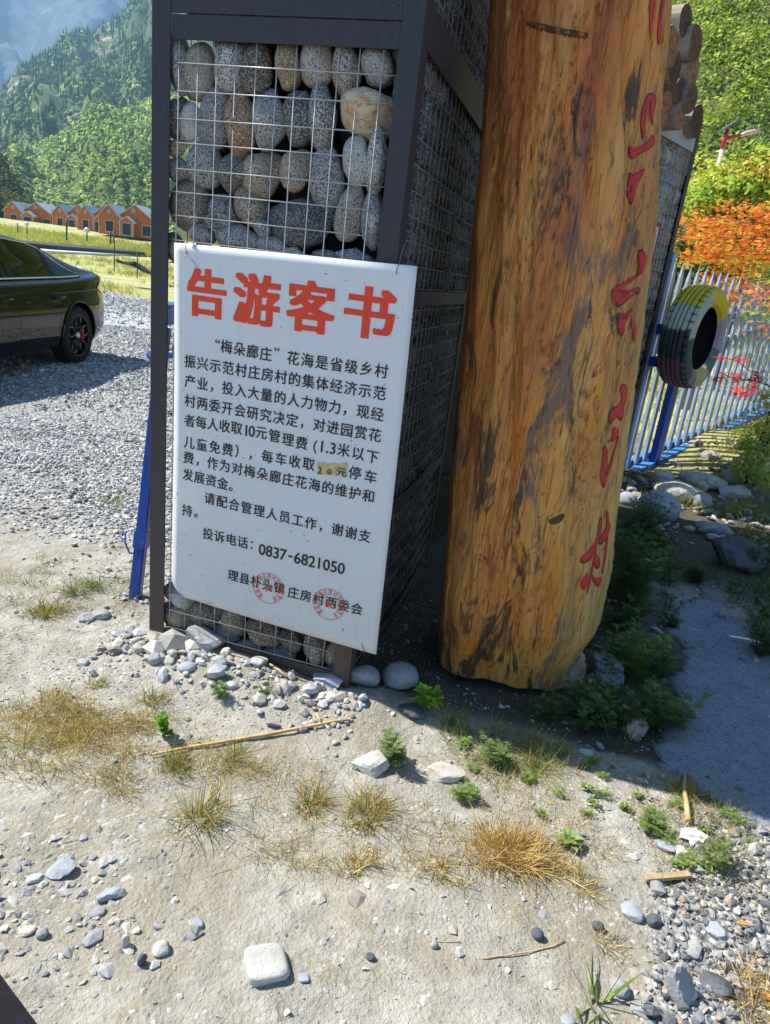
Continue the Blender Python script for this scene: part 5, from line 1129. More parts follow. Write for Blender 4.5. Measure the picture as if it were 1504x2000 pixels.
def G(u, v): q = g(u, v); z = float(gz(q[0], q[1])); q = g(u, v, z); return np.array([q[0], q[1], float(gz(q[0], q[1]))])

# ---------------- tufts and plants that can be told apart
TUFTS = [  # u, v, radius, n, height, palette, spread, label
 (395, 1600, .075, 260, .105, MIXG + STRAW[:2], .95, 'spiky dry tuft standing alone on bare dirt, below the stalk'),
 (88, 1200, .075, 260, .085, MIXG, .7, 'rounded orange and green tuft left of the blue strut foot'),
 (150, 1160, .05, 130, .09, GREEN + MIXG[:2], .8, 'green tuft between the gravel yard and the rounded tuft'),
 (188, 1150, .045, 120, .085, GREEN, .8, 'bright green tuft just left of the blue strut foot'),
 (218, 985, .09, 120, .11, GREEN + MIXG[:2], .9, 'green and straw tuft on the gravel edge beside the blue strut'),
 (610, 1570, .065, 260, .075, MIXG, .9, 'brown green tuft at the left end of the paired tufts below the notice board'),
 (715, 1590, .085, 400, .085, MIXG + STRAW[2:], .95, 'broad brown green tuft right of its pair, dark shaded at its foot'),
 (700, 1690, .06, 240, .05, STRAW + MIXG[:1], .9, 'low flat straw coloured tuft below the paired brown green tufts'),
 (1000, 1665, .125, 1500, .085, STRAW, .95, 'largest straw yellow tuft, right of centre on the dirt'),
 (860, 1700, .07, 260, .05, STRAW + MIXG[:2], 1.0, 'thin straw tuft left of the largest straw tuft'),
 (345, 1500, .06, 220, .07, MIXG + GREEN[:1], .9, 'small brown green tuft below the left end of the long stalk'),
 (455, 1480, .05, 150, .07, GREEN[:1] + MIXG, .95, 'thin green tuft just below the middle of the long stalk'),
 (515, 1350, .035, 90, .055, GREEN, .9, 'little dark green tuft in front of the pillar foot'),
 (190, 1340, .035, 90, .055, MIXG, .8, 'tiny brown tuft left of the rubble at the pillar foot'),
 (300, 1370, .05, 160, .06, MIXG, .9, 'low yellow brown tuft above the straw mat'),
 (1165, 1965, .05, 22, .11, GREEN, 1.0, 'green broad bladed grass at the bottom edge beside dark gravel'),
 (1140, 1730, .05, 150, .06, STRAW + MIXG, 1.0, 'thin straw tuft at the edge of the dark gravel patch'),
 (1190, 1850, .045, 90, .06, STRAW + GREEN[:1], 1.1, 'sprawling yellow straw sprig in the dark gravel patch'),
 (1480, 1960, .08, 320, .10, STRAW, .9, 'golden straw tuft in the bottom right corner'),
 (1050, 1500, .06, 160, .08, GREEN + MIXG[:2], .95, 'green tuft at the edge of the trunk shadow')]
for i_, (u, v, rad, n, h, pal, sp, lab) in enumerate(TUFTS):
    q = G(u, v); a = Acc(); tuft(a, q[0], q[1], rad, n, h, pal, sp, .0034 if 'bladed' not in lab else .012, 50 + i_); tag(a.build('grass_tuft', MDRY, None, False, org=q), lab, 'grass', 'grass tufts on the dirt')
HERBS = [ # u, v, h, stems, leaves, L, wd, pal, lobed, spread, name, label
 (833, 1388, .12, 5, 13, .062, .020, [(.26, .42, .05), (.32, .50, .08), (.2, .34, .04)], False, .45, 'bright light green leafy plant at the foot of the carved trunk'),
 (765, 1490, .11, 13, 9, .048, .016, [(.17, .26, .08), (.22, .31, .11), (.13, .2, .06)], True, .6, 'ferny green weed in the middle of the dirt strip'),
 (430, 1360, .07, 7, 8, .028, .010, [(.14, .25, .05), (.2, .3, .1)], True, .6, 'small bushy green weed in front of the notice board'),
 (322, 1440, .10, 4, 8, .034, .022, [(.16, .34, .04), (.12, .26, .03)], False, .5, 'round leaved green weed at the left end of the long stalk'),
 (965, 1490, .09, 10, 8, .045, .013, [(.15, .26, .06), (.2, .3, .07)], True, .8, 'low ferny weed on the sunlit edge below the trunk'),
 (900, 1560, .06, 7, 8, .04, .012, [(.15, .26, .06), (.2, .3, .07)], True, 1., 'small sprawling green weed right of the ferny one'),
 (1270, 1625, .06, 12, 7, .042, .016, [(.22, .34, .08), (.17, .27, .06)], True, .9, 'bright green lobed weed beside the white crumpled paper'),
 (1395, 1690, .09, 12, 9, .035, .012, [(.14, .22, .05), (.2, .26, .08)], True, 1., 'grey green bushy weed right of the white crumpled paper'),
 (1110, 1650, .03, 6, 6, .045, .02, [(.2, .3, .1), (.26, .34, .14)], False, 1.3, 'flat rosette weed between straw tuft and gravel patch'),
 (1225, 1180, .42, 16, 14, .09, .032, [(.10, .21, .04), (.13, .26, .05), (.07, .15, .03)], True, .55, 'dark ferny weed growing in the shade right of the trunk'),
 (1215, 1320, .26, 12, 12, .07, .028, [(.10, .21, .04), (.14, .27, .05)], True, .7, 'leafy weed above the blue grey shaded rock'),
 (1290, 1420, .18, 10, 9, .075, .035, [(.12, .25, .05), (.09, .18, .04)], True, .8, 'broad leaved weed at the near end of the concrete'),
 (1255, 1060, .32, 16, 12, .08, .026, [(.08, .16, .04), (.11, .21, .05)], True, .7, 'tall dark weed thicket behind the trunk below the boulders'),
 (1480, 1290, .22, 14, 10, .05, .02, [(.05, .10, .03), (.07, .13, .04)], True, .7, 'shaded weed right of the concrete at the photo edge'),
 (1470, 1120, .22, 14, 10, .05, .024, [(.06, .12, .05), (.08, .15, .07)], False, .8, 'bushy weed growing over the dark wedge shaped rock'),
 (1360, 1140, .12, 14, 10, .05, .02, [(.05, .10, .03), (.06, .12, .04)], True, 1.1, 'low weed between wedge shaped rock and concrete')]
for i_, (u, v, h, ns_, nl, L, wd, pal, lob, sp, lab) in enumerate(HERBS):
    if lob: pal = [tuple(np.array(c_) * .75 + np.array([.05, .045, .03])) for c_ in pal]
    q = G(u, v); a = Acc(); herb(a, (0, 0, 0), h, int(ns_ * (1.4 if lob else 1)), nl, L, wd, pal, 300 + i_, lob, sp); o = a.build('weed', MLEAF); o.location = q; tag(o, lab, 'weed')
a = Acc(); herb(a, (0, 0, 0), .16, 2, 5, .07, .026, [(.42, .56, .04), (.36, .5, .05)], 77, False, .3); o = a.build('weed', MLEAF); q = G(1285, 1290); o.location = q; tag(o, 'single yellow green shoot glowing against the shade', 'weed')

# ---------------- uncountable grass, weeds
r = np.random.RandomState(2)
def region_tufts(poly, n, rad, cnt, h, pal, sp, w, sd, wob=0):
    a = Acc(); P_ = np.array([g(u, v)[:2] for u, v in poly]); lo, hi = P_.min(0), P_.max(0); k_ = 0; r = np.random.RandomState(sd); tries = 0
    while k_ < n and tries < n * 30:
        tries += 1; x, y = r.uniform(lo, hi); ins = False; j = len(P_) - 1
        for i in range(len(P_)):
            if ((P_[i][1] > y) != (P_[j][1] > y)) and (x < (P_[j][0] - P_[i][0]) * (y - P_[i][1]) / (P_[j][1] - P_[i][1]) + P_[i][0]): ins = not ins
            j = i
        if not ins or (wob and float(vnoise(x * 5, y * 5, sd)) < r.uniform(-.5, .25) * wob): continue
        tuft(a, x, y, rad * r.uniform(.5, 1.4), max(3, int(cnt * r.uniform(.4, 1.4))), h * r.uniform(.6, 1.3), pal, sp, w, sd * 1000 + k_); k_ += 1
    return a
tag(region_tufts([(-60, 1400), (60, 1340), (200, 1390), (330, 1400), (430, 1470), (520, 1500), (360, 1520), (220, 1560), (60, 1540), (-60, 1500)], 210, .06, 55, .055, STRAW + MIXG[:2], 1.25, .0025, 3, .6).build('straw_mat', MDRY), kind='stuff')
tag(region_tufts([(480, 1480), (700, 1480), (1000, 1450), (1180, 1520), (1400, 1620), (1520, 1700), (1520, 1800), (1350, 1740), (1180, 1700), (1100, 1720), (850, 1730), (500, 1700)], 330, .05, 24, .05, STRAW + MIXG, 1.25, .0023, 4, .5).build('sparse_grass', MDRY), kind='stuff')
tag(region_tufts([(-40, 1120), (120, 1080), (290, 1060), (290, 1200), (330, 1300), (330, 1400), (200, 1330), (-40, 1300)], 80, .04, 26, .055, MIXG + GREEN, 1.0, .0024, 5, .4).build('sparse_grass', MDRY), kind='stuff')
tag(region_tufts([(860, 1385), (1000, 1420), (1180, 1470), (1500, 1580), (1504, 1640), (1350, 1640), (1180, 1560), (1000, 1530), (880, 1460)], 190, .05, 26, .06, GREEN + MIXG + STRAW[:1], 1.05, .0028, 6, .3).build('sparse_grass', MDRY), kind='stuff')
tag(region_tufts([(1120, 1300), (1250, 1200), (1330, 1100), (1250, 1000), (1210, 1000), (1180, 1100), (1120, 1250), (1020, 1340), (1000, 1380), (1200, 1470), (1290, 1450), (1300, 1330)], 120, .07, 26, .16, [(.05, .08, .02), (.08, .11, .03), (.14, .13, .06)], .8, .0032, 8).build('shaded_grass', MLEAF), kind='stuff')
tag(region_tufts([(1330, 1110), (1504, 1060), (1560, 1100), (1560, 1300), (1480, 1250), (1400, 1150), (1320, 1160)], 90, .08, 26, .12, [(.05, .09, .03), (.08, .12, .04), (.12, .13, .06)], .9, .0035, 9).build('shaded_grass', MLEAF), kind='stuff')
tag(region_tufts([(1220, 930), (1440, 850), (1700, 790), (1700, 1040), (1504, 1090), (1330, 1010), (1220, 990)], 330, .12, 26, .17, MIXG + GREEN + [(.3, .36, .06)], .9, .006, 10, .35).build('sunlit_weeds', MLEAF), kind='stuff')
def region_herbs(name, poly, n, h, nst, nl, L, wd, pal, sd, sp=.7, lob=True):
    a = Acc(); P_ = np.array([g(u, v)[:2] for u, v in poly]); lo, hi = P_.min(0), P_.max(0); r = np.random.RandomState(sd); k_ = 0
    while k_ < n:
        x, y = r.uniform(lo, hi); ins = False; j = len(P_) - 1
        for i in range(len(P_)):
            if ((P_[i][1] > y) != (P_[j][1] > y)) and (x < (P_[j][0] - P_[i][0]) * (y - P_[i][1]) / (P_[j][1] - P_[i][1]) + P_[i][0]): ins = not ins
            j = i
        if ins: herb(a, (x, y, float(gz(x, y))), h * r.uniform(.5, 1.2), nst, nl, L * r.uniform(.7, 1.2), wd, pal, sd * 100 + k_, lob and r.rand() < .7, sp); k_ += 1
    return tag(a.build(name, MLEAF), kind='stuff')
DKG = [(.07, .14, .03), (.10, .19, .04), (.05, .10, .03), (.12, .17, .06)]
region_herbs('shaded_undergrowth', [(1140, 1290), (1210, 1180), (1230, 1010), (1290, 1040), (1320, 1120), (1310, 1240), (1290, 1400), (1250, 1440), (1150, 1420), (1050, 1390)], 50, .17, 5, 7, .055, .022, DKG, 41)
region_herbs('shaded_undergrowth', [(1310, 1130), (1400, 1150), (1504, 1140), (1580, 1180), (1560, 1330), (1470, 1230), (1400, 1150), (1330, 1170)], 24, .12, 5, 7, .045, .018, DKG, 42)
region_herbs('sunlit_undergrowth', [(1300, 1000), (1400, 940), (1504, 900), (1600, 940), (1560, 1090), (1400, 1030)], 34, .13, 5, 7, .05, .014, [(.24, .33, .06), (.18, .28, .05), (.34, .38, .10)], 43)
region_herbs('tall_weeds', [(1330, 935), (1400, 880), (1460, 840), (1560, 800), (1640, 860), (1600, 980), (1450, 960)], 60, .26, 5, 8, .06, .014, [(.34, .42, .08), (.24, .34, .06), (.44, .44, .14)], 45, .5)
region_herbs('low_weeds', [(870, 1400), (1000, 1430), (1180, 1490), (1440, 1600), (1504, 1700), (1350, 1720), (1180, 1600), (960, 1580), (860, 1480)], 34, .035, 4, 6, .026, .009, [(.17, .28, .06), (.24, .34, .08), (.2, .25, .1)], 44, 1.2)
# lawn seen through the pickets, meadow weeds on the left
def field(n, xr, yr, h, pal, w, sd, cnt=9, dens=None):
    a = Acc(); r = np.random.RandomState(sd)
    X = r.uniform(*xr, n); Y = yr[0] * (yr[1] / yr[0]) ** r.rand(n)
    if dens is not None: kp = dens(X, Y, r); X, Y = X[kp], Y[kp]
    n = len(X); B = np.repeat(np.stack([X, Y, gz(X, Y)], 1), cnt, 0); sc = np.repeat(np.sqrt(Y / yr[0]), cnt); B[:, :2] += r.normal(size=(len(B), 2)) * (.05 * sc)[:, None]
    Dr = np.stack([r.normal(size=len(B)) * .45, r.normal(size=len(B)) * .45, np.ones(len(B))], 1); cc = np.repeat(np.array(pal)[r.randint(0, len(pal), n)], cnt, 0) * r.uniform(.7, 1.25, (len(B), 1))
    ribbons(a, B, Dr, h * r.uniform(.5, 1.2, len(B)) * 1., w * sc * r.uniform(.6, 1.3, len(B)), cc, .3, 2, r); return a
tag(field(5200, (2.4, 16), (7.2, 34), .16, [(.24, .32, .05), (.34, .38, .10), (.17, .26, .04), (.46, .42, .2)], .012, 21, 6).build('lawn', MLEAF), kind='stuff')
tag(field(5200, (-26, -8), (21, 62), .32, [(.24, .32, .06), (.40, .40, .14), (.50, .38, .22), (.18, .28, .05)], .02, 22, 6, lambda X, Y, r: (X / Y < -.33) & (X / Y > -.66) & (r.rand(len(X)) < .30 + vnoise(X * .5, Y * .3, 3) * 1.7)).build('meadow_weeds', MLEAF), kind='stuff')
tag(field(9000, (-90, -28), (88, 120), .85, [(.42, .42, .10), (.34, .38, .08), (.5, .46, .18), (.24, .32, .06)], .07, 23, 5).build('tall_meadow_grass', MLEAF), kind='stuff')

# ---------------- foliage on the right
def palm_leaves(a, C_, size, pal, sd, lobes=7):
    """maple leaves: each a fan of narrow pointed lobes"""
    r = np.random.RandomState(sd); n = len(C_)
    nrm = r.normal(size=(n, 3)) * .45 + np.array([-.15, -.3, 1.]); nrm /= np.linalg.norm(nrm, axis=1)[:, None]; t = r.normal(size=(n, 3)); t -= nrm * (t * nrm).sum(1)[:, None]; t /= np.linalg.norm(t, axis=1)[:, None]; b = np.cross(nrm, t)
    s = size * r.uniform(.6, 1.35, n); col = np.array(pal)[r.randint(0, len(pal), n)] * r.uniform(.75, 1.2, (n, 1))
    for q in range(lobes):
        an = (q - (lobes - 1) / 2) * (2.3 / (lobes - 1) * 1.0); ln = (1 - .10 * abs(q - (lobes - 1) / 2)) * s
        d = t * math.cos(an) + b * math.sin(an) - nrm * .15; e_ = -t * math.sin(an) + b * math.cos(an)
        V = np.stack([C_, C_ + d * (ln * .5)[:, None] - e_ * (ln * .085)[:, None], C_ + d * ln[:, None] - nrm * (ln * .12)[:, None], C_ + d * (ln * .5)[:, None] + e_ * (ln * .085)[:, None]], 1)
        a.add(V.reshape(-1, 3), np.arange(n * 4).reshape(n, 4), np.repeat(col, 4, 0))
ORG_ = [(.72, .20, .03), (.78, .30, .04), (.66, .13, .04), (.76, .38, .06), (.60, .42, .06)]
YG = [(.42, .50, .06), (.32, .46, .06), (.50, .50, .08), (.24, .38, .05)]
MBR_ = simple('branch_bark', (.07, .05, .04), .85)
mp = empty('maple_tree', (5.6, 7.3, .4), 'maple with fiery orange and red feathery leaves leaning over the picket fence', 'tree')
tube('trunk', [(5.6, 7.3, .2), (5.5, 7.35, 1.2), (5.25, 7.45, 1.9), (4.9, 7.6, 2.4)], [.07, .06, .045, .03], MBR_, mp, 8)
rr = np.random.RandomState(31); a = Acc(); a3 = Acc(); layers = []
for i_ in range(95):
    u = rr.uniform(1352, 1600); v = rr.uniform(395, 600) ; 
    if v < 385 + max(0, (1440 - u)) * .55 or (u < 1400 and v > 520): continue
    D = rr.uniform(7.6, 9.4); layers.append(at(u, v, D))
layers += [at(u, v, D) for u, v, D in ((1350, 420, 8.2), (1362, 428, 8.3), (1378, 462, 8.3), (1362, 510, 8.6), (1385, 480, 8.4), (1400, 452, 8.5), (1390, 538, 8.8), (1420, 560, 7.2), (1470, 585, 7.), (1495, 610, 6.9), (1480, 570, 7.2), (1500, 400, 8), (1500, 640, 6.8))]
for c in layers:
    n = rr.randint(36, 62); off = rr.normal(size=(n, 3)) * np.array([.17, .17, .035]); off[:, 2] -= .12 * np.hypot(off[:, 0], off[:, 1]); palm_leaves(a, c + off, .050, ORG_ if rr.rand() < .82 else YG[:3], rr.randint(1e6)); 
    e0 = c + np.array([.28, .05, .02]); addtube(a3, [np.array([4.9, 7.6, 2.4]) * .25 + e0 * .75 + np.array([.1, 0, 0]), e0, c], [.0035, .0025, .0015], 4)
o = a.build('crown', MLEAF, mp, False, org=(0, 0, 0)); o.location = -np.array(mp.location); o = a3.build('twigs', MBR_, mp, True, org=(0, 0, 0)); o.location = -np.array(mp.location); tag(o, kind='stuff')
# low red spray in front of the fence
rd = empty('red_maple_spray', at(1504, 780, 5.2), 'low crimson maple spray hanging in front of the pickets', 'branch'); a = Acc()
for u, v in ((1413, 735), (1424, 742), (1436, 730), (1448, 742), (1460, 752), (1470, 740), (1480, 735), (1444, 765), (1455, 762), (1432, 762), (1415, 700), (1450, 700), (1490, 728), (1466, 764)):
    c = at(u, v, 5.3 + rr.uniform(-.15, .15)); palm_leaves(a, c + rr.normal(size=(5, 3)) * np.array([.035, .035, .012]), .058, [(.62, .03, .03), (.72, .08, .06), (.5, .02, .03)], rr.randint(1e6), 5)
o = a.build('leaves', MLEAF, rd, False, org=(0, 0, 0)); o.location = -np.array(rd.location)
tube('twig', [at(1540, 770, 5.2), at(1480, 745, 5.3), at(1430, 738, 5.3), at(1410, 730, 5.3)], .004, MBR_, rd, 5); tube('twig', [at(1500, 752, 5.3), at(1440, 705, 5.4), at(1412, 698, 5.4)], .003, MBR_, rd, 5)
def shrub(name, items, per, leaf_s, pal, sd, lab, cat, trunk=True):
    pts = np.array([at(u, v, D) for u, v, D, _ in items]); base = pts.mean(0).copy(); base[2] = float(gz(base[0], base[1])); root = empty(name, base, lab, cat)
    a = Acc(); leaf_cloud(a, pts - base, np.array([q[3] for q in items]), per, leaf_s, pal, sd, .8, .5); a.build('crown', MLEAF, root)
    a = Acc()
    for q in pts: addtube(a, [np.array([0, 0, -.1]), (q - base) * np.array([.3, .3, .5]), q - base], [.04, .025, .008], 5)
    a.build('trunk', MBR_, root, True)
shrub('shrub', [(1385, 400, 11.5, .45), (1370, 385, 11.8, .4), (1400, 350, 12, .42), (1415, 345, 12, .22), (1355, 410, 11.5, .3), (1425, 380, 11.5, .45), (1440, 375, 11.3, .30)], 520, .040, YG, 61, 'yellow green shrub glowing between the lamp pole and the far pillar', 'shrub')
shrub('shrub', [(1500, 345, 11, .34), (1475, 372, 11, .30), (1510, 320, 11.2, .26), (1520, 380, 11, .5), (1540, 330, 11, .5)], 500, .042, [(.42, .48, .06), (.55, .40, .08), (.34, .44, .06)], 62, 'yellow green shrub with orange tips at the right photo edge', 'shrub')
shrub('dark_shrub', [(1335, 490, 11, .40), (1350, 470, 11, .40), (1375, 500, 11, .40), (1360, 530, 10.8, .4), (1325, 530, 11, .35), (1395, 470, 11.2, .4), (1395, 520, 11, .4), (1450, 400, 11.8, .5), (1430, 440, 11.5, .5), (1480, 450, 11.5, .6), (1500, 420, 11.5, .6)], 420, .045, [(.05, .08, .02), (.10, .13, .02), (.20, .22, .03)], 63, 'dark thicket with a few yellow leaves under the canopy', 'shrub')
shrub('bush', [(1450, 915, 5.9, .10), (1475, 900, 5.9, .14), (1500, 880, 6., .18), (1495, 935, 5.6, .14), (1490, 840, 6.2, .15), (1520, 820, 6.2, .25), (1510, 780, 6.3, .16), (1465, 870, 6.1, .12)], 420, .016, [(.34, .42, .07), (.26, .36, .06), (.44, .46, .12)], 64, 'sunlit yellow green weeds massed at the right edge above the boulders', 'bush')

# ================================================================== ROCKS
def rock_mat(name, c0, c1, sc=7, speck=None):
    k = N(name, .9, .2); P = k.obj(); n_ = k.noise(P, sc, 6, .65); c = k.mix(k.ramp(n_, [(.35, 0.), (.65, 1.)]), c0, c1); c = k.mix(k.ramp(k.noise(P, sc * 5, 4, .7), [(.6, 0.), (.7, .6)]), c, speck or tuple(x * .45 for x in c0)); k.base(c); k.bump(k.noise(P, sc * 2.2, 6, .7), .7, .012); return k.m
MR1 = rock_mat('grey_rock', (.24, .24, .25), (.40, .40, .40)); MR2 = rock_mat('pale_rock', (.36, .35, .33), (.54, .53, .50)); MR3 = rock_mat('reddish_rock', (.30, .15, .12), (.48, .36, .30)); MR4 = rock_mat('dark_rock', (.07, .075, .09), (.14, .14, .16)); MR5 = rock_mat('bluish_rock', (.26, .29, .33), (.40, .42, .45)); MR6 = rock_mat('tan_rock', (.46, .40, .32), (.60, .56, .50))
ROCKS = [ # u, v(bottom centre), w px, h px, mat, facet, seed, label
 (400, 1280, 78, 58, MR1, .5, 1, 'dark grey angular rock leaning on the rusty foot of the pillar'), (641, 1350, 68, 62, MR5, .66, 2, 'pale bluish rock with a flat sunlit top at the corner of the notice board'),
 (648, 1370, 36, 26, MR2, .7, 3, 'small pale stone just below the flat topped bluish rock'), (714, 1340, 44, 40, MR4, .6, 4, 'dark blocky stone in the shade under the notice board corner'), (778, 1350, 74, 62, MR1, .9, 5, 'smooth round dark cobble in the shade between board and trunk'),
 (366, 1312, 36, 24, MR5, .9, 6, 'smooth oval bluish pebble in front of the angular rock'), (303, 1298, 28, 26, MR1, .75, 7, 'grey rounded stone in the rubble by the rusty post'), (428, 1305, 30, 28, MR2, .7, 8, 'pale stone under the right side of the angular rock'), (452, 1342, 26, 20, MR2, .8, 9, 'round whitish pebble above the small bushy weed'),
 (441, 1288, 22, 20, MR6, .7, 10, 'small reddish tan stone beside the angular rock'), (505, 1308, 36, 26, MR2, .7, 11, 'pale stone below the last row of mesh'), (800, 1410, 60, 32, MR4, .6, 12, 'layered dark grey rock at the foot of the bright leafy plant'),
 (1104, 1352, 58, 92, MR3, .48, 13, 'upright reddish rock against the right foot of the trunk'), (1178, 1338, 72, 66, MR5, .5, 14, 'blue grey shaded rock right of the reddish rock'),
 (1280, 1018, 84, 66, MR5, .92, 15, 'large rounded boulder half in the trunk shade below the fence'), (1222, 988, 40, 30, MR5, .9, 16, 'smaller rounded boulder beside the trunk edge'), (1365, 995, 46, 36, MR1, .9, 17, 'grey round stone at the edge of shade'), (1320, 985, 110, 26, MR2, .6, 18, 'long pale sunlit boulder behind the rounded one'),
 (1432, 1120, 108, 86, MR4, .5, 19, 'dark wedge shaped rock in the shade near the right edge'), (1390, 1042, 70, 20, MR5, .8, 20, 'flat pale stone lying above the dark wedge rock'), (1375, 958, 80, 34, MR2, .7, 21, 'pale sunlit rubble stone in the middle of the bank'), (1440, 940, 60, 34, MR2, .7, 22, 'upper pale stone in the weeds of the bank'), (1290, 948, 44, 34, MR6, .7, 23, 'tan stone just under the blue fence rail'), (1345, 930, 40, 26, MR6, .7, 24, 'reddish tan stone in the shade of the fence post'),
 (516, 1930, 96, 84, MR2, .78, 25, 'square flat white stone lying alone at the bottom of the photo'), (592, 1920, 24, 20, MR5, .85, 26, 'grey pebble right of the square white stone'), (1046, 1838, 26, 24, MR4, .95, 27, 'smooth dark oval pebble on bare dirt'), (846, 1856, 16, 16, MR1, .7, 28, 'tiny grey pebble on the bare dirt, below the centre'), (722, 1880, 18, 16, MR4, .7, 29, 'tiny dark pebble left of the centre dirt'),
 (120, 1720, 56, 44, MR5, .55, 30, 'slanting slate shard lying on the left dirt'), (68, 1725, 32, 22, MR2, .7, 31, 'pale stone left of the slanting slate shard'), (218, 1762, 54, 30, MR5, .5, 32, 'thin flat slate shard half buried in the dirt'), (190, 1792, 32, 22, MR1, .7, 33, 'grey stone below the thin slate shard'), (278, 1890, 20, 26, MR4, .6, 34, 'dark upright chip in the lower left dirt'), (314, 1872, 34, 30, MR2, .7, 35, 'pale stone right of the dark upright chip'), (382, 1818, 30, 24, MR5, .85, 36, 'round grey pebble above the square white stone'), (246, 1852, 16, 26, MR6, .9, 37, 'yellowish oval pebble in the lower left dirt'), (83, 1836, 24, 22, MR1, .85, 38, 'round grey pebble in the far left dirt'), (55, 1832, 34, 24, MR6, .8, 39, 'tan flat pebble left of the round grey one'),
 (720, 1520, 78, 62, MR2, .5, 40, 'broken white slab sticking out beside the ferny weed'), (865, 1530, 80, 50, MR6, .5, 41, 'half buried pale slab right of the ferny weed'), (170, 1218, 34, 22, MR1, .7, 42, 'small grey stone left of the strut foot'), (198, 1212, 36, 24, MR1, .7, 43, 'grey angular stone nearest the strut foot'), (1315, 1960, 56, 78, MR1, .5, 44, 'tall split stone with a bright face in the dark gravel'), (1392, 1945, 62, 42, MR4, .6, 45, 'dark layered stone in the gravel near the bottom right'), (1395, 1838, 42, 34, MR5, .7, 46, 'blue grey stone in the upper right of the gravel patch'), (1228, 1800, 48, 34, MR5, .75, 47, 'rounded grey cobble in the middle of the gravel patch'), (1272, 1815, 30, 30, MR4, .7, 48, 'dark cobble right of the rounded grey one'), (1165, 1820, 22, 22, MR4, .85, 49, 'small dark oval stone at the left of the gravel patch'), (1296, 1665, 44, 26, MR5, .55, 50, 'flat bluish shard left of the crumpled paper'), (1150, 1478, 44, 18, MR2, .6, 51, 'flat pale stone on the edge of the trunk shadow'), (1205, 1950, 40, 36, MR1, .8, 52, 'pale grey stone at the lower left of the gravel patch'), (704, 1348, 72, 56, MR1, .62, 54, 'grey angular rock hiding the foot of the right pillar post'), (1105, 2010, 30, 24, MR1, .8, 53, 'grey stone at the bottom edge under the gravel patch')]
for u, v, w, h, mat, fc, sd, lab in ROCKS:
    q = G(u, v); dist = float(F @ (q - CC)); W_ = w * dist / f; vdir = math.asin(min(.95, (CH - q[2]) / np.linalg.norm(q - CC))); Hp = h * dist / f
    flat_ = ('square' in lab or 'slate' in lab or 'flat' in lab or 'slab' in lab)
    if flat_: hz = W_ * .30; dp = max(.3 * W_, (Hp - hz * math.cos(vdir)) / math.sin(vdir))
    else: dp = W_ * .85; hz = max(.35 * W_, (Hp - dp * math.sin(vdir) * .75) / math.cos(vdir))
    if 'square' in lab: hz = W_ * .26; dp = (Hp - hz * math.cos(vdir) * .8) / math.sin(vdir)
    V, T = rock_v(3, sd, .2, fc, 1, 9 if fc < .8 else 5)
    if 'square' in lab:
        n0 = ICO[3][0]; V = np.sign(n0) * np.abs(n0) ** .42; V = V / np.abs(V).max(); V[:, :2] *= (1 + .05 * np.sin(V[:, 2:3] * 3 + V[:, :1] * 2)); V[:, :2] = V[:, :2] @ np.array([[math.cos(.25), math.sin(.25)], [-math.sin(.25), math.cos(.25)]]); T = ICO[3][1]; V[:, 2] *= 1 - .12 * V[:, 0]; W_ *= 1.0; dp *= .95
    ext = (V.max(0) - V.min(0)); V = (V - (V.max(0) + V.min(0)) / 2) / ext
    buried = .25 if not flat_ else .3
    V = V * np.array([W_, dp, hz * (1 + buried)])
    a = Acc(); a.add(V, T); o = a.build('rock', mat, None, fc > .85 or 'square' in lab); vv = (q - CC)[:2]; vv /= np.linalg.norm(vv)
    o.location = (q[0] + vv[0] * dp * .5, q[1] + vv[1] * dp * .5, q[2] + hz * (1 + buried) / 2 - hz * buried); o.rotation_euler = (0, 0, -math.atan2(vv[0], vv[1])); tag(o, lab, 'rock')

# ---------------- gravel and pebbles (uncountable)
PV = [rock_v(1, 900 + i, .35, .62, 1, 4)[0] for i in range(8)]; PT = ICO[1][1]
OV = np.array([(1, 0, 0), (-1, 0, 0), (0, 1, 0), (0, -1, 0), (0, 0, 1), (0, 0, -1.)]); OT = np.array([[0, 2, 4], [2, 1, 4], [1, 3, 4], [3, 0, 4], [2, 0, 5], [1, 2, 5], [3, 1, 5], [0, 3, 5]])
def pebbles(X, Y, S, C_, sd, flat=.6, sink=.2, zf=None, tiny=False):
    r = np.random.RandomState(sd); n = len(X); k_ = r.randint(0, 8, n); base = OV[None] + r.uniform(-.35, .35, (n, 6, 3)) if tiny else np.array(PV)[k_]; PT_ = OT if tiny else PT; m_v = 6 if tiny else len(PV[0]); an = r.uniform(0, 2 * PI, n); ca, sa = np.cos(an), np.sin(an)
    sc = S[:, None] * np.stack([r.uniform(.8, 1.35, n), r.uniform(.6, 1., n), flat * r.uniform(.6, 1.2, n)], 1); V = base * sc[:, None, :]
    tl = r.normal(size=(n, 2)) * .28; V[:, :, 2] += V[:, :, 0] * tl[:, :1] + V[:, :, 1] * tl[:, 1:]
    x = V[:, :, 0] * ca[:, None] - V[:, :, 1] * sa[:, None]; y = V[:, :, 0] * sa[:, None] + V[:, :, 1] * ca[:, None]
    z0 = gz(X, Y) if zf is None else zf(X, Y); V = np.stack([x + X[:, None], y + Y[:, None], V[:, :, 2] + (z0 + S * flat * (1 - 2 * sink))[:, None]], -1)
    T = (PT_[None] + (np.arange(n) * m_v)[:, None, None]).reshape(-1, 3); a = Acc(); a.add(V.reshape(-1, 3), T, np.repeat(C_, m_v, 0)); return a
k = N('gravel_stones', .85, .25); n_ = k.noise(k.pos(), 130, 4, .7); k.base(k.mix(1., k.attr(), k.mix(n_, (.7, .7, .7), (1.2, 1.2, 1.2)), 'MULTIPLY')); k.bump(n_, .5, .004); MGRV = k.m
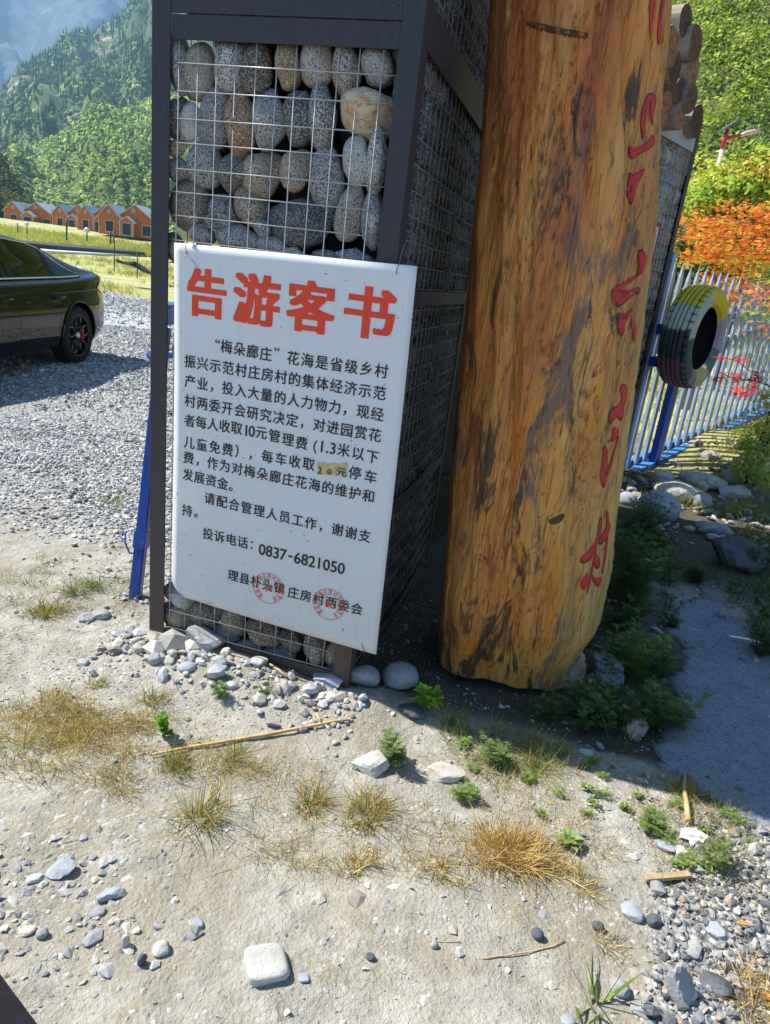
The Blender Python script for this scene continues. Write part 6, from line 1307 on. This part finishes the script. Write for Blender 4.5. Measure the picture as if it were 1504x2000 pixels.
GC_ = np.array([(.38, .39, .41), (.48, .49, .50), (.28, .29, .31), (.58, .57, .55), (.21, .22, .24), (.44, .44, .43), (.66, .65, .62)])
BC_ = np.array([(.17, .18, .20), (.24, .25, .27), (.12, .125, .14), (.34, .34, .34), (.28, .28, .27), (.50, .48, .44), (.38, .30, .24)])
DC_ = np.array([(.40, .375, .33), (.33, .33, .33), (.44, .42, .385), (.26, .26, .28), (.50, .47, .41), (.32, .28, .23)])
def pick(C_, n, r): return C_[r.randint(0, len(C_), n)] * r.uniform(.8, 1.2, (n, 1))
r = np.random.RandomState(44)
def yard(n, y0, y1, s0, sd, tiny=False):
    r = np.random.RandomState(sd); Y = (y0 + (y1 - y0) * np.sqrt(r.rand(n) * (1) )) ; X = Y * r.uniform(-.70, -.22, n) ; X = np.where(r.rand(n) < .0, X, X)
    zz = zones(X, Y)[:, 0]; kp = (zz > r.rand(n) * .95) & (X < -.55); X, Y = X[kp], Y[kp]; n = len(X); return pebbles(X, Y, s0 * np.exp(r.normal(size=n) * .35), pick(GC_, n, r), sd + 1, .75 if tiny else .6, .2, None, tiny)
tag(yard(23000, 2.3, 5.6, .0088, 70).build('gravel', MGRV), kind='stuff'); tag(yard(30000, 5.4, 12.5, .0130, 80, True).build('gravel', MGRV), kind='stuff'); tag(yard(15000, 12, 21, .019, 90, True).build('gravel', MGRV), kind='stuff')
# dark gravel patch bottom right
n = 13000; X = r.uniform(.35, 1.75, n); Y = r.uniform(.8, 2.0, n); zz = zones(X, Y)[:, 0]; kp = zz > .12 + r.rand(n) * .5; X, Y = X[kp], Y[kp]; n = len(X)
tag(pebbles(X, Y, .0055 * np.exp(r.normal(size=n) * .5), pick(BC_, n, r), 7, .65).build('gravel', MGRV), kind='stuff')
# rubble and grit over the dirt
n = 60000; X = r.uniform(-1.6, 1.9, n); Y = r.uniform(.8, 3.2, n); dn = fbm(X * 2.2, Y * 2.2, 3, 61); kp = r.rand(n) < np.clip(.28 + dn * 1.6, .05, 1); X, Y = X[kp], Y[kp]; n = len(X)
tag(pebbles(X, Y, .0021 * np.exp(r.normal(size=n) * .5), pick(DC_, n, r), 8, .6, .3, None, True).build('grit', MGRV), kind='stuff')
n = 2400; X = r.uniform(-1.5, 1.8, n); Y = r.uniform(.85, 3.1, n); tag(pebbles(X, Y, .0065 * np.exp(r.normal(size=n) * .5), pick(DC_, n, r), 9, .5, .62).build('pebbles', MGRV), kind='stuff')
n = 270; X = r.normal(size=n) * .16 - .52; Y = r.normal(size=n) * .13 + 1.32; q = g(60, 1800); X = X + .52 + q[0]; Y = Y - 1.32 + q[1]; tag(pebbles(X, Y, .0088 * np.exp(r.normal(size=n) * .45), pick(DC_[:4], n, r), 10, .5, .5).build('pebbles', MGRV), kind='stuff')
n = 430; s_ = r.uniform(-.12, .95, n); d_ = -.05 - np.abs(r.normal(size=n)) * .11; P_ = GP[None] + GE[None] * s_[:, None] + GD[None] * d_[:, None]; tag(pebbles(P_[:, 0], P_[:, 1], .012 * np.exp(r.normal(size=n) * .45), pick(np.concatenate([DC_, GC_[:2]]), n, r), 11, .65, .25).build('rubble', MGRV), kind='stuff')
n = 520; X = r.uniform(1.9, 4.2, n); Y = r.uniform(4.4, 7.2, n); tag(pebbles(X, Y, .027 * np.exp(r.normal(size=n) * .5), pick(DC_, n, r), 12, .6, .3).build('rubble', MGRV), kind='stuff')
n = 500; X = r.uniform(.8, 2.2, n); Y = r.uniform(1.9, 4.0, n); tag(pebbles(X, Y, .010 * np.exp(r.normal(size=n) * .5), pick(BC_, n, r), 13, .6, .1, lambda x, y: gz(x, y) + .006).build('pebbles', MGRV), kind='stuff')

# thin loose straws and bits scattered over the dirt
a = Acc(); r = np.random.RandomState(88); n = 900; X = r.uniform(-1.4, 1.9, n); Y = r.uniform(1.25, 2.9, n); kp = (Y < 2.15 + X * -.05 + .25) & (r.rand(n) < np.clip(.35 + fbm(X * 2, Y * 2, 3, 33) * 2, .03, 1)); X, Y = X[kp], Y[kp]; n = len(X); an = r.uniform(0, 2 * PI, n)
ribbons(a, np.stack([X, Y, gz(X, Y) + .004], 1), np.stack([np.cos(an), np.sin(an), r.uniform(0, .12, n)], 1), r.uniform(.02, .10, n), r.uniform(.0012, .003, n), np.array(STRAW + [(.2, .14, .09), (.35, .3, .2)])[r.randint(0, 6, n)] * r.uniform(.7, 1.2, (n, 1)), .1, 2, r)
tag(a.build('straw_litter', MDRY), kind='stuff')
# ================================================================== LITTER AND STICKS
MST_ = simple('dry_stalk', (.56, .38, .17), .8, .2, 0, .3, 20, .3); MWD = simple('old_wood_chip', (.42, .31, .18), .85, .2, 0, .35, 14, .6)
def gtube(name, px, rad, mat, lab, cat, lift=.008, n=6, grp=None):
    P_ = [G(u, v) + np.array([0, 0, lift + rad * .5 if np.ndim(rad) == 0 else lift]) for u, v in px]; o = tube(name, P_, rad, mat, None, n); return tag(o, lab, cat, grp)
gtube('dry_stalk', [(296, 1479), (360, 1466), (430, 1455), (520, 1440), (600, 1424), (650, 1414), (682, 1409)], np.array([.003, .005, .0055, .0065, .006, .005, .0035]), MST_, 'long dry plant stalk lying across the dirt below the notice board', 'stalk', .010)
gtube('dry_stalk', [(618, 1402), (620, 1412), (626, 1420)], .003, MST_, 'short side twig standing on the long dry stalk', 'twig', .02)
gtube('twig', [(942, 1874), (990, 1868), (1040, 1860), (1080, 1850), (1102, 1838)], .0018, MST_, 'thin curved twig pointing at the dark gravel patch', 'twig', .003)
gtube('twig', [(838, 1838), (870, 1841), (900, 1841)], .001, MST_, 'short straw lying on the bare dirt below centre', 'twig', .002)
gtube('twig', [(525, 1306), (545, 1318), (560, 1330)], .005, MWD, 'short tan stick under the last row of mesh', 'stick', .012)
gtube('dry_stalk', [(1341, 1612), (1338, 1580), (1333, 1545), (1335, 1520)], np.array([.010, .008, .006, .004]), MST_, 'split dry husk standing above the white crumpled paper', 'stalk', .02)
gtube('dry_stalk', [(1350, 1560), (1400, 1556), (1450, 1550)], .003, MWD, 'thin brown stick lying right of the dry husk', 'stick', .012)
q0, q1 = G(1256, 1724), G(1345, 1716); c_ = (q0 + q1) / 2 + np.array([0, 0, .016]); x_ = (q1 - q0); L_ = np.linalg.norm(x_); x_ /= L_; y_ = np.cross([0, 0, 1.], x_); o = box('wood_chip', c_, L_, .020, .012, MWD, None, np.stack([x_, y_, np.cross(x_, y_)]), .003); tag(o, 'short flat piece of old wood lying on the dark gravel', 'wood')
MPAP = simple('white_paper', (.82, .82, .84), .7, .3, 0, .05, 8)
def crumple(cu, cv, w, sd, lab, mat, name='crumpled_paper', cat='paper', zs=.45):
    q = G(cu, cv); r = np.random.RandomState(sd); V, T = ICO[2]; V = V * (1 + r.uniform(-.38, .38, (len(V), 1))); a = Acc(); a.add(V * np.array([w, w * .7, w * zs]), T); o = a.build(name, mat); o.location = q + np.array([0, 0, w * .3]); tag(o, lab, cat)
crumple(1352, 1640, .040, 4, 'larger white crumpled paper in the weeds at the lower right', MPAP); crumple(1326, 1665, .024, 5, 'smaller white paper scrap below the larger one', MPAP)
MORL = simple('orange_dead_leaf', (.66, .28, .04), .6); MBRL = simple('brown_dead_leaf', (.45, .20, .09), .7)
def dead(u, v, L, an, mat, lab):
    a = Acc(); leaf(a, np.zeros(3), np.array([math.cos(an), math.sin(an), .12]), L, L * .38, (1, 1, 1), .3, .1); o = a.build('dead_leaf', mat); o.location = G(u, v) + np.array([0, 0, .012]); tag(o, lab, 'leaf')
dead(1435, 1808, .034, -.1, MORL, 'orange dead leaf at the right edge of the gravel patch'); dead(1482, 1945, .045, -.9, MORL, 'orange dead leaf in the golden straw of the corner'); dead(1388, 1665, .03, .6, MBRL, 'brown curled leaf below the white paper'); dead(1325, 1785, .018, .3, MBRL, 'small tan chip of leaf in the gravel patch'); dead(352, 1475, .018, .5, MBRL, 'tiny rust coloured leaf under the long stalk'); dead(750, 1335, .02, 1.2, MORL, 'tiny orange leaf in the shade under the board corner')
# flat black box added to make the dark lower left corner
k0 = g(-3, 1898, .05); k1 = g(76, 2004, .05); dx = (k1 - k0); nx_ = np.array([-dx[1], dx[0], 0]); nx_ /= np.linalg.norm(nx_)
A0 = k0 - dx * 1.2; A1 = k1 + dx * .6; off = -nx_ * .45 if (nx_ @ (g(200, 1900) - k0)) > 0 else nx_ * .45
MMAT = simple('flat_black', (.010, .008, .012), .85, .2, 0, .3, 60, .4)
V = [A0, A1, A1 + off, A0 + off]; V = [np.array([q[0], q[1], .0]) for q in V] + [np.array([q[0], q[1], .05]) for q in V]; c_ = sum(V) / 8; o = mesh_obj('corner_box', [q - c_ for q in V], BOXT, MMAT); o.location = c_; tag(o, 'black rubber step edge cutting across the bottom left corner', 'rubber mat')

# ================================================================== HAZE
a = Acc(); V, T = box_vf((0, 0, 600), 9000, 9000, 1210); 
k = bpy.data.materials.new('valley_haze'); k.use_nodes = True; nt = k.node_tree; nt.nodes.remove(nt.nodes['Principled BSDF']); pv = nt.nodes.new('ShaderNodeVolumePrincipled'); pv.inputs['Color'].default_value = (.36, .64, 1., 1); pv.inputs['Density'].default_value = HAZE_D; pv.inputs['Anisotropy'].default_value = .2; nt.links.new(pv.outputs[0], nt.nodes['Material Output'].inputs['Volume'])
me = bpy.data.meshes.new('haze'); me.from_pydata(V.tolist(), [], T.tolist()); hz = link('haze', me, None, k); tag(hz, kind='stuff')
